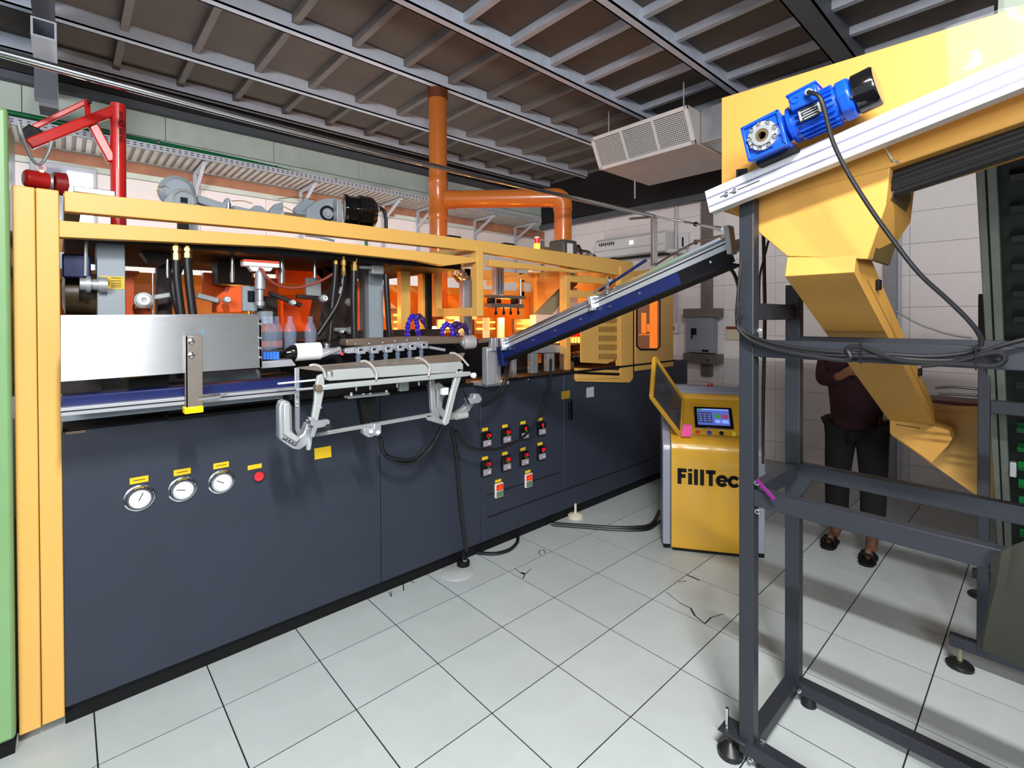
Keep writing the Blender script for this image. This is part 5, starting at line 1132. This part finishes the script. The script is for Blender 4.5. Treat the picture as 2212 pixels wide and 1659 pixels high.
# geared motor on the profile
gm = MATS['motor_blue']
G = ox(1663, 303, 1.70) 
def E(a_, b2, c_): return G + e0 * a_ + e1 * b2 + e2 * c_
def ebox(c3, s3):
    mb = MB(); vs = []
    for k in (-1, 1):
        for j in (-1, 1):
            for i in (-1, 1): vs.append(E(c3[0] + i * s3[0] / 2, c3[1] + j * s3[1] / 2, c3[2] + k * s3[2] / 2))
    return mb.add(vs, [(0, 2, 3, 1), (4, 5, 7, 6), (0, 1, 5, 4), (2, 6, 7, 3), (0, 4, 6, 2), (1, 3, 7, 5)])
gb = ebox((0.0, 0, 0), (0.10, 0.120, 0.120)).build('gearbox', gm, so, bevel=0.010)
for a_, b2 in ((-0.056, 0), (0.056, 0)): ebox((0.052, a_, 0), (0.012, 0.010, 0.118)).build('gearbox_rib', gm, gb, bevel=0.002)
for a_ in (-0.056, 0.056): ebox((0.052, 0, a_), (0.012, 0.118, 0.010)).build('gearbox_rib', gm, gb, bevel=0.002)
for k in range(8):
    a_ = math.radians(22 + 45 * k); BAR(E(0.052, 0.026 * math.cos(a_), 0.026 * math.sin(a_)), E(0.052, 0.052 * math.cos(a_), 0.052 * math.sin(a_)), 0.004, 0.010, up=e0).build('web', gm, gb)
fg = MB().ring(E(0.050, 0, 0), E(0.062, 0, 0), 0.046, 0.032, 32).build('output_flange', M_ALU, gb)
MB().ring(E(0.050, 0, 0), E(0.068, 0, 0), 0.032, 0.021, 28).build('bearing_seal', M_ALUD, gb)
MB().ring(E(0.040, 0, 0), E(0.066, 0, 0), 0.021, 0.012, 24).build('hollow_shaft', mat('worn_shaft', (150, 130, 96), 0.35, 0.8), gb)
CY(E(0.045, 0, 0), E(0.05, 0, 0), 0.012, 16).build('shaft_bore', mat('bore', (60, 46, 30), 0.6), gb)
for k in range(9):
    a_ = math.radians(40 * k + 10); c_ = E(0.062, 0.041 * math.cos(a_), 0.041 * math.sin(a_)); MB().lathe(c_, e0, [(0, 0.0075), (0.005, 0.0075), (0.006, 0.004), (0.003, 0)], 8).build('flange_screw', M_CHROME, gb)
mh = 0.012
MB().lathe(E(0, 0.058, mh), e1, [(0, 0.040), (0.012, 0.046), (0.014, 0.058), (0.026, 0.060), (0.028, 0.052), (0.045, 0.052)], 28).build('motor_flange', gm, so)
mb_ = MB().lathe(E(0, 0.090, mh), e1, [(0, 0.048), (0.005, 0.052), (0.115, 0.052), (0.12, 0.050)], 28).build('motor_body', gm, so)
fi = MB()
for k in range(22):
    a_ = math.radians(k * 360 / 22); 
    d_ = e0 * math.cos(a_) + e2 * math.sin(a_)
    fi.bar(E(0, 0.098, mh) + d_ * 0.056, E(0, 0.200, mh) + d_ * 0.056, 0.0035, 0.012, up=d_)
fi.build('cooling_fins', gm, mb_)
ebox((0.045, 0.135, 0.050), (0.060, 0.080, 0.050)).build('terminal_box', gm, mb_, bevel=0.006)
ebox((0.045, 0.135, 0.076), (0.066, 0.086, 0.008)).build('terminal_lid', gm, mb_, bevel=0.003)
MB().ring(E(0.0755, 0.115, 0.052), E(0.078, 0.115, 0.052), 0.011, 0.008, 16).build('knockout', gm, mb_)
CY(E(0.070, 0.155, 0.055), E(0.090, 0.155, 0.050), 0.010, 12).build('cable_gland', M_ALUD, mb_)
npl = ebox((0.0625, 0.140, 0.002), (0.003, 0.062, 0.038)).build('name_plate', mat('nameplate_black', (44, 46, 48), 0.35, 0.3), mb_)
for k in range(4): ebox((0.0643, 0.140, 0.012 - 0.008 * k), (0.0006, 0.045 - 0.008 * (k % 2), 0.002)).build('print_line', M_WHITE, npl, smooth=False)
for b2 in (0.114, 0.166): ebox((0.0643, b2, 0.002), (0.001, 0.006, 0.03)).build('plate_mark', M_ALUD, npl, smooth=False)
MB().lathe(E(0, 0.208, mh), e1, [(0, 0.056), (0.004, 0.064), (0.030, 0.064), (0.036, 0.058), (0.038, 0.040)], 8).build('end_bell', gm, so, bevel=0.004)
fcap = MB().lathe(E(0, 0.246, mh), e1, [(0, 0.054), (0.004, 0.058), (0.050, 0.058), (0.056, 0.054), (0.058, 0.0)], 32).build('fan_cover', M_BLKG, so)
CY(E(0.052, 0.245, -0.01), E(0.058, 0.245, -0.01), 0.004, 8).build('cover_screw', M_CHROME, fcap)
BAR(E(-0.01, -0.05, -0.066), E(-0.01, 0.07, -0.066), 0.06, 0.010, up=e2).build('motor_foot', M_BLK, so)
# crumpled clear film over the far end of the hood
film = mat('clear_film', (240, 244, 240), 0.15, alpha=0.10, spec=1.0)
def crumple(y0, y1, z0, z1, x0, n, m_, amp):
    mb = MB(); vs = []
    for i in range(n + 1):
        for j in range(m_ + 1):
            y = y0 + (y1 - y0) * i / n; z = z0 + (z1 - z0) * j / m_
            vs.append((x0 - abs(random.gauss(0, amp)), y + random.gauss(0, amp * .5), z + (0.855 - y) * 0.0 + random.gauss(0, amp * .5)))
    fs = [(i * (m_ + 1) + j, (i + 1) * (m_ + 1) + j, (i + 1) * (m_ + 1) + j + 1, i * (m_ + 1) + j + 1) for i in range(n) for j in range(m_)]
    return mb.add(vs, fs)
fm_ = crumple(0.20, -0.75, 2.22, 2.44, xh - 0.006, 34, 9, 0.006).build('x', film); fm_.name = 'plastic_film'
tag(fm_, 'crumpled clear plastic film clinging to the end of the yellow hood', 'plastic film')
fm2 = MB(); vs = []
for i in range(15):
    for j in range(9):
        a_ = j / 8 * math.pi; r = 0.17 + random.gauss(0, 0.012); y = 0.10 - i * 0.05
        vs.append((2.05 - r * math.cos(a_), y, 2.445 + r * 1.1 * math.sin(a_)))
fm2.add(vs, [(i * 9 + j, (i + 1) * 9 + j, (i + 1) * 9 + j + 1, i * 9 + j + 1) for i in range(14) for j in range(8)])
fo = fm2.build('x', mat('cloudy_film', (206, 220, 206), 0.15, alpha=0.32, spec=1.0)); fo.name = 'plastic_film'
tag(fo, 'clear plastic sheet bulging above the yellow hood at the top right', 'plastic film')
# magenta ribbon
tag(MB().bar(ox(1634, 1036, 1.782), ox(1673, 1079, 1.765), 0.013, 0.004, up=(1, 0, 0)).build('ribbon', mat('magenta', (110, 18, 104), 0.5), bevel=0.001), 'magenta plastic ribbon tied round the post at knee height', 'ribbon')
# olive cloth
cl = MB(); vs = []; ns = 10
cp_ = [(2140, 1208, 2118, 1396), (2158, 1190, 2128, 1404), (2180, 1180, 2160, 1420), (2212, 1170, 2212, 1442), (2260, 1160, 2270, 1460), (2330, 1155, 2330, 1480)]
for k, (u0, v0, u1, v1) in enumerate(cp_):
    for j in range(ns):
        t = j / (ns - 1); q = ox(u0 + (u1 - u0) * t + 6 * math.sin(4 * t + k), v0 + (v1 - v0) * t, 1.765 - 0.02 * math.sin(t * 3) - 0.008 * (k % 2)); vs.append(q)
cl.add(vs + [v + Vector((0.008, 0, 0)) for v in vs], [(i * ns + j, (i + 1) * ns + j, (i + 1) * ns + j + 1, i * ns + j + 1) for i in range(5) for j in range(ns - 1)] + [(60 + i * ns + j, 60 + i * ns + j + 1, 60 + (i + 1) * ns + j + 1, 60 + (i + 1) * ns + j) for i in range(5) for j in range(ns - 1)])
tag(cl.build('draped_cloth', mat('olive_cloth', (34, 36, 28), 0.9, noise=0.15)), 'dark olive cloth hanging over the lower frame rail at the right edge', 'cloth')

# ------------------------------------------------ cables
def cab(pts, r, label, name='cable', m_=M_RUB, par=None):
    t = MB().tube(pts, r, 8, 6)
    o = t.build(name, m_); return tag(o, label, 'cable')
X1 = 1.775
mc = [E(0.092, 0.155, 0.049), ox(1774, 215, 1.60), ox(1797, 300, 1.62), ox(1830, 370, 1.64), ox(1880, 450, 1.66), ox(1930, 520, 1.68), ox(1985, 590, 1.70), ox(2050, 650, 1.73), ox(2095, 695, 1.75), ox(2118, 728, 1.765), ox(2118, 748, 1.77)]
cab(mc, 0.0062, 'black motor cable hanging from the blue motor to the rail bundle')
names = ['black cable at the top of the bundle looped round the front post', 'middle black cable of the bundle strapped along the upper rail', 'lowest black cable of the bundle, ending in a wide loop']
b1 = [(1602, 560), (1594, 640), (1592, 690), (1606, 714), (1640, 732), (1700, 748), (1760, 756), (1830, 762), (1900, 764), (2000, 770), (2080, 764), (2115, 752)]
b2_ = [(1596, 660), (1592, 700), (1610, 724), (1650, 745), (1720, 762), (1800, 768), (1900, 770), (2000, 778), (2080, 776), (2130, 758), (2180, 742), (2260, 722)]
b3 = [(1600, 680), (1594, 706), (1618, 732), (1668, 752), (1740, 767), (1820, 778), (1836, 772), (1830, 755), (1845, 748), (1870, 752), (1930, 775), (2000, 784), (2070, 786), (2140, 790), (2168, 780), (2166, 765), (2140, 762), (2100, 772), (2050, 784), (1990, 790)]
for k, (bb, r) in enumerate(((b1, 0.0062), (b2_, 0.006), (b3, 0.0075))):
    cab([ox(u, v, X1 - 0.006 - 0.003 * k) for u, v in bb], r, names[k])
for u, v0, v1 in ((1859, 740, 786), (2108, 745, 800)):
    a = ox(u, v0, X1 - 0.02); b2 = ox(u, v1, X1 - 0.02)
    tag(BAR(a, b2, 0.004, 0.003, up=(1, 0, 0)).build('zip_tie', M_BLK), 'black zip tie round the cable bundle, ' + ('left one' if u < 1900 else 'right one'), 'cable tie', 'zip ties on the cable bundle')
cab([ox(1935, 672, 2.3), ox(1985, 700, 2.3), ox(2050, 722, 2.3), ox(2100, 730, 2.3)], 0.003, 'thin black sensor lead from the chute to the rail')
cab([ox(2020, 838, 3.0), ox(2060, 836, 3.0), ox(2115, 841, 3.0)], 0.006, 'upper black lead crossing to the elevator post')
cab([ox(2025, 851, 3.0), ox(2065, 852, 3.0), ox(2115, 855, 3.0)], 0.006, 'lower black lead crossing to the elevator post')
cab([ox(1560, 570, 2.2), ox(1585, 590, 2.1), ox(1600, 640, 2.05), ox(1606, 700, 2.0)], 0.008, 'black cable from the feed rail end behind the front post')
cab([ox(1660, 520, 2.2), ox(1650, 560, 2.2), ox(1641, 600, 2.2), ox(1640, 660, 2.2)], 0.005, 'black cable loop hanging right of the front post')
cab([ox(1649, 500, 2.5), ox(1651, 600, 2.5), ox(1652, 700, 2.5), ox(1649, 850, 2.6), ox(1648, 950, 2.8), ox(1648, 1000, 3.2)], 0.009, 'long black cable dropping behind the frame to the console')
# in front of the machine
YC = 2.60
def cpy(pts, r, label, y=YC): return cab([oy(*q, y) for q in pts], r, label)
cpy([(1102, 752), (1098, 800), (1086, 842), (1062, 868), (1040, 878)], 0.009, 'pair of dark leads dropping from the feed rail, outer one', 2.4)
cpy([(1096, 752), (1092, 800), (1080, 840), (1058, 864), (1036, 872)], 0.006, 'pair of dark leads dropping from the feed rail, inner one', 2.4)
cpy([(1190, 775), (1187, 830), (1170, 885), (1140, 935), (1090, 966), (1040, 972), (1005, 960), (985, 930)], 0.010, 'black cable sagging in front of the temperature controllers', 2.45)
cpy([(822, 945), (828, 975), (850, 995), (885, 1000), (918, 980), (940, 950), (955, 920)], 0.012, 'thick black cable looping under the swing frame', 2.45)
cpy([(834, 984), (860, 992), (895, 990), (920, 960)], 0.008, 'thin black cable inside the loop under the swing frame', 2.43)
cpy([(976, 925), (986, 990), (994, 1080), (1002, 1150), (1008, 1190)], 0.012, 'black hose dropping down the machine front to the floor', 2.58)
def cfl(pts, r, label): return cab([oz(u, v, r) for u, v in pts], r, label)
cfl([(1424, 1105), (1412, 1128), (1390, 1138), (1330, 1140), (1250, 1135), (1190, 1131)], 0.014, 'thick black floor cable from the console to the machine, upper one')
cfl([(1426, 1125), (1405, 1141), (1380, 1145), (1330, 1144), (1250, 1138), (1195, 1134)], 0.011, 'black floor cable from the console to the machine, lower one')
cfl([(1119, 1158), (1117, 1172), (1100, 1188), (1068, 1196), (1030, 1194)], 0.012, 'short black cable curving over the floor beside the machine foot')

# ================================================================== ELEVATOR
ev = thing('preform_elevator', 'steep cleated belt elevator with green slats behind the frame at right', 'elevator', (3.2, 0.0, 0))
ea, eb_ = Vector((3.74, 0.0, 0.36)), Vector((2.46, 0.0, 2.20)); ed = (eb_ - ea).normalized(); en = Vector((-ed.z, 0, ed.x)); en = en if en.x < 0 else -en
def EV(t, n, y): return ea + (eb_ - ea) * t + en * n + Vector((0, y, 0))
rail = MB().add([EV(0, -.05, .130), EV(0, .05, .130), EV(1, .05, .130), EV(1, -.05, .130), EV(0, -.05, .185), EV(0, .05, .185), EV(1, .05, .185), EV(1, -.05, .185)], [(0, 1, 2, 3), (7, 6, 5, 4), (0, 4, 5, 1), (1, 5, 6, 2), (2, 6, 7, 3), (3, 7, 4, 0)]).build('side_rail', mat('grimy_aluminium', (120, 126, 118), 0.45, 0.4, noise=0.15), ev, bevel=0.003)
BAR(EV(0, .051, .158), EV(1, .051, .158), 0.006, 0.002, up=en).build('rail_groove', M_BLK, rail, smooth=False)
MB().add([EV(0, -.03, -.75), EV(0, .0, -.75), EV(1, .0, -.75), EV(1, -.03, -.75), EV(0, -.03, .13), EV(0, .0, .13), EV(1, .0, .13), EV(1, -.03, .13)], [(0, 1, 2, 3), (7, 6, 5, 4), (0, 4, 5, 1), (1, 5, 6, 2), (2, 6, 7, 3), (3, 7, 4, 0)]).build('belt', mat('belt_dark_green', (16, 26, 20), 0.5), ev, smooth=False)
gcl = mat('cleat_green', (14, 92, 44), 0.35, noise=0.1); gdk = mat('cleat_shaded', (22, 30, 26), 0.4)
for k in range(18):
    t = 0.03 + k * 0.055
    BAR(EV(t, 0.015, 0.10), EV(t, 0.015, -0.74), 0.028, 0.035, up=en).build('belt_cleat', gcl if k < 8 else gdk, ev, bevel=0.002)  # upper cleats take a shaded copy of the green
for t in (0.30, 0.62): B(*[v for p in [EV(t, 0.04, 0.115)] for v in (p.x - 0.02, p.x + 0.02, p.y - 0.012, p.y + 0.012, p.z - 0.03, p.z + 0.04)]).build('rail_clip', M_ALUD, ev, bevel=0.004)
for a_ in (0.18, -0.9): B(2.98, 3.025, a_ - 0.004, a_ + 0.036, 0.13, 1.725).build('support_post', M_FRAME, ev, bevel=0.003)
B(2.985, 3.03, -1.0, 0.31, 0.105, 0.155).build('base_rail', M_FRAME, ev, bevel=0.003)
B(3.03, 3.9, -0.98, -0.94, 0.105, 0.155).build('base_rail', M_FRAME, ev, bevel=0.003); B(3.86, 3.9, -1.0, 0.3, 0.105, 0.155).build('base_rail', M_FRAME, ev, bevel=0.003)
p = ox(2140, 864, 3.0); q = ox(2140, 892, 3.0); B(2.985, 3.02, -0.9, 0.176, q.z, p.z).build('middle_rail', M_FRAME, ev, bevel=0.003)
for x, y in ((3.034, 0.276), (3.88, 0.27), (3.0, -0.97), (3.88, -0.97)):
    MB().lathe((x, y, 0), (0, 0, 1), [(0, 0.052), (0.012, 0.052), (0.022, 0.042), (0.028, 0.014), (0.03, 0.010), (0.12, 0.010)], 24).build('levelling_foot', M_RUB, ev)
    CY((x, y, 0.03), (x, y, 0.105), 0.011, 12).build('foot_stud', mat('dull_stud', (150, 150, 120), 0.4, 0.7) if 'dull_stud' not in MATS else MATS['dull_stud'], ev)
hp = MB().prism([(3.70, .655, 1.075), (3.70, .655, .90), (3.70, .262, .625), (3.70, .20, .59), (3.70, .20, 1.115)], (0.42, 0, 0)).build('lower_hopper', M_YEL, ev, bevel=0.003)
BAR((3.698, .655, 1.08), (3.698, .20, 1.12), 0.01, 0.03).build('hopper_rim', M_YEL, ev)
B(3.72, 3.95, .22, .5, 1.12, 1.14).build('hopper_lid', mat('brown_board', (120, 70, 50), 0.6), ev)
B(3.12, 3.30, .02, .16, .30, .46).build('drive_motor', M_BLK, ev, bevel=0.01); B(3.10, 3.16, .10, .17, .27, .30).build('motor_tag', M_WHITE, ev)
BAR((3.7, .17, .155), (3.72, .17, .60), 0.04, 0.04).build('hopper_leg', M_FRAME, ev)
# dark roller door strips beside the elevator (right end of the tiled wall)
dr = thing('steel_gate', 'dark steel sheet gate behind the elevator at the right edge', 'gate', (5.3, -0.6, 0))
for k in range(14): B(5.30, 5.33, -1.6, 0.10, 0.05 + k * 0.2, 0.235 + k * 0.2).build('gate_board', mat('gate_dark', (30, 38, 34), 0.6, noise=0.1) if 'gate_dark' not in MATS else MATS['gate_dark'], dr, bevel=0.003)
B(5.28, 5.34, 0.10, 0.15, 0.0, 2.9).build('gate_post', M_BEAM, dr, bevel=0.003); B(5.28, 5.34, -1.65, -1.6, 0.0, 2.9).build('gate_post', M_BEAM, dr, bevel=0.003)

# ================================================================== PERSON
pe = thing('person', 'person in dark maroon shirt, black trousers and sandals standing behind the chute', 'person', (4.10, 0.925, 0))
skin = mat('skin', (120, 80, 60), 0.55, noise=0.05); shirt = mat('maroon_shirt', (40, 10, 18), 0.9, noise=0.15); trou = mat('black_trousers', (16, 15, 18), 0.9, noise=0.1)
pc = Vector((4.10, 0.925, 0))
def skel(name, pts, edges, m_, par):   # local x = person's left(+y world), y = forward(-x world)
    me = D.meshes.new(name); me.from_pydata([tuple(Vector((-f, s, z))) for s, f, z, r in pts], edges, [])
    o = D.objects.new(name, me); C.objects.link(o); o.parent = par; ORG[o.name] = pc
    sk = o.modifiers.new('skin', 'SKIN'); sk.use_smooth_shade = True
    for i, (s, f, z, r) in enumerate(pts):
        rr = r if isinstance(r, tuple) else (r, r); me.skin_vertices[0].data[i].radius = rr
        me.skin_vertices[0].data[i].use_root = (i == 0)
    sb = o.modifiers.new('sub', 'SUBSURF'); sb.levels = 1; sb.render_levels = 2
    me.materials.append(m_); return o
P_ = [(0, 0, .93, (.13, .10)), (0, 0, 1.10, (.13, .10)), (0, .01, 1.30, (.15, .11)), (0, .0, 1.43, (.10, .08)), (0, .0, 1.50, .052), (0, .01, 1.57, (.07, .085)), (0, .012, 1.66, (.075, .092)), (0, .0, 1.72, (.05, .06)),
      (.17, 0, 1.40, .055), (.20, .04, 1.16, .043), (.05, .20, 1.22, .030), (-.02, .24, 1.27, (.035, .02)),
      (-.17, 0, 1.40, .055), (-.20, .04, 1.16, .043), (-.16, .20, 1.24, .030), (-.13, .25, 1.30, (.035, .02)),
      (.10, 0, .86, .085), (.11, .02, .50, .058), (.12, .0, .09, .038), (.13, .03, .05, .035), (.14, .13, .035, (.042, .02)),
      (-.10, 0, .86, .085), (-.11, .04, .50, .058), (-.11, .08, .09, .038), (-.11, .11, .05, .035), (-.11, .21, .035, (.042, .02))]
Ed = [(0, 1), (1, 2), (2, 3), (3, 4), (4, 5), (5, 6), (6, 7), (3, 8), (8, 9), (9, 10), (10, 11), (3, 12), (12, 13), (13, 14), (14, 15), (0, 16), (16, 17), (17, 18), (18, 19), (19, 20), (0, 21), (21, 22), (22, 23), (23, 24), (24, 25)]
for sgn, b0 in ((1, 11), (-1, 15)):
    bx_, bf, bz = P_[b0][:3]
    for k, (dz, L_) in enumerate(((.026, .055), (.010, .068), (-.006, .072), (-.022, .062))):
        i = len(P_); P_ += [(bx_ - sgn * .015, bf + .02, bz + dz, .010), (bx_ - sgn * (.015 + L_ * .5), bf + .035, bz + dz * 1.1, .009), (bx_ - sgn * (.01 + L_ * .8), bf + .02 + .02, bz + dz * 1.1, .007)]
        Ed += [(b0, i), (i, i + 1), (i + 1, i + 2)]
    i = len(P_); P_ += [(bx_ - sgn * .01, bf, bz + .04, .011), (bx_ - sgn * .03, bf + .01, bz + .065, .009)]; Ed += [(b0, i), (i, i + 1)]
body = skel('body', P_, Ed, skin, pe)
skel('shirt', [(0, 0, 1.06, (.20, .155)), (0, .01, 1.28, (.20, .16)), (0, .0, 1.42, (.14, .11)), (0, 0, .84, (.21, .165)), (.17, 0, 1.40, .075), (.20, .04, 1.16, .060), (-.17, 0, 1.40, .075), (-.20, .04, 1.16, .060), (.06, .19, 1.22, .045), (-.165, .18, 1.235, .045)],
     [(0, 1), (1, 2), (0, 3), (2, 4), (4, 5), (2, 6), (6, 7), (5, 8), (7, 9)], shirt, pe)
skel('trousers', [(0, 0, .96, (.165, .14)), (.09, 0, .86, .115), (.11, .02, .50, .085), (.12, .0, .13, .075), (-.09, 0, .86, .115), (-.11, .04, .50, .085), (-.11, .07, .13, .075)],
     [(0, 1), (1, 2), (2, 3), (0, 4), (4, 5), (5, 6)], trou, pe)
hr = MB().ball((0, 0, 0), 0.098, 20, 1.05); hr.v = [pc + Vector((v.x * 1.05 + 0.012, v.y * .92, v.z + 1.665)) for v in hr.v if True]
hr.build('hair', M_BLK, pe)
for s in (1, -1):
    MB().ball(pc + Vector((-.098, s * .030, 1.64)), 0.011, 10).build('eye', M_WHITE, pe)
    MB().ball(pc + Vector((.0, s * .082, 1.63)), 0.022, 10).build('ear', skin, pe)
MB().prism([pc + Vector((-.095, -.014, 1.60)), pc + Vector((-.095, .014, 1.60)), pc + Vector((-.098, 0, 1.645))], (-0.022, 0, 0)).build('nose', skin, pe, bevel=0.004)
BAR(pc + Vector((-.098, -.022, 1.575)), pc + Vector((-.098, .022, 1.575)), 0.01, 0.008).build('mouth', mat('lip', (110, 56, 50), 0.5), pe)
for s, f in ((.135, .06), (-.11, .14)):
    sp = [(-.055, -.05), (-.058, .02), (-.07, .09), (-.06, .15), (-.02, .175), (.03, .17), (.055, .13), (.05, .05), (.048, -.04), (.0, -.075)]
    mb = MB().prism([pc + Vector((-(f + b2 * 0.9), s + a_ * .75, 0.0)) for a_, b2 in sp], (0, 0, 0.018))
    sn = mb.build('sandal', M_BLK, pe, bevel=0.004)
    for fo_ in (0.02, 0.08): MB().tube([pc + Vector((-(f + fo_), s - .045, .015)), pc + Vector((-(f + fo_ + .01), s - .03, .055)), pc + Vector((-(f + fo_ + .01), s + .03, .055)), pc + Vector((-(f + fo_), s + .042, .015))], 0.009, 8, 4).build('strap', M_BLK, sn)
# warm lamps inside the heating section (the infrared ovens light the enclosure)
def pl(name, loc, pw, col, r=0.05):
    l = D.lights.new(name, 'POINT'); l.energy = pw; l.color = col; l.shadow_soft_size = r; o = D.objects.new(name, l); C.objects.link(o); o.location = loc
for loc, pw in (((1.55, 3.35, 1.66), 6), ((2.35, 3.3, 1.62), 9), ((2.9, 3.3, 1.62), 9), ((3.5, 3.4, 1.6), 6), ((0.8, 3.6, 1.7), 3)): pl('oven_lamp', loc, pw, (1.0, 0.36, 0.06))
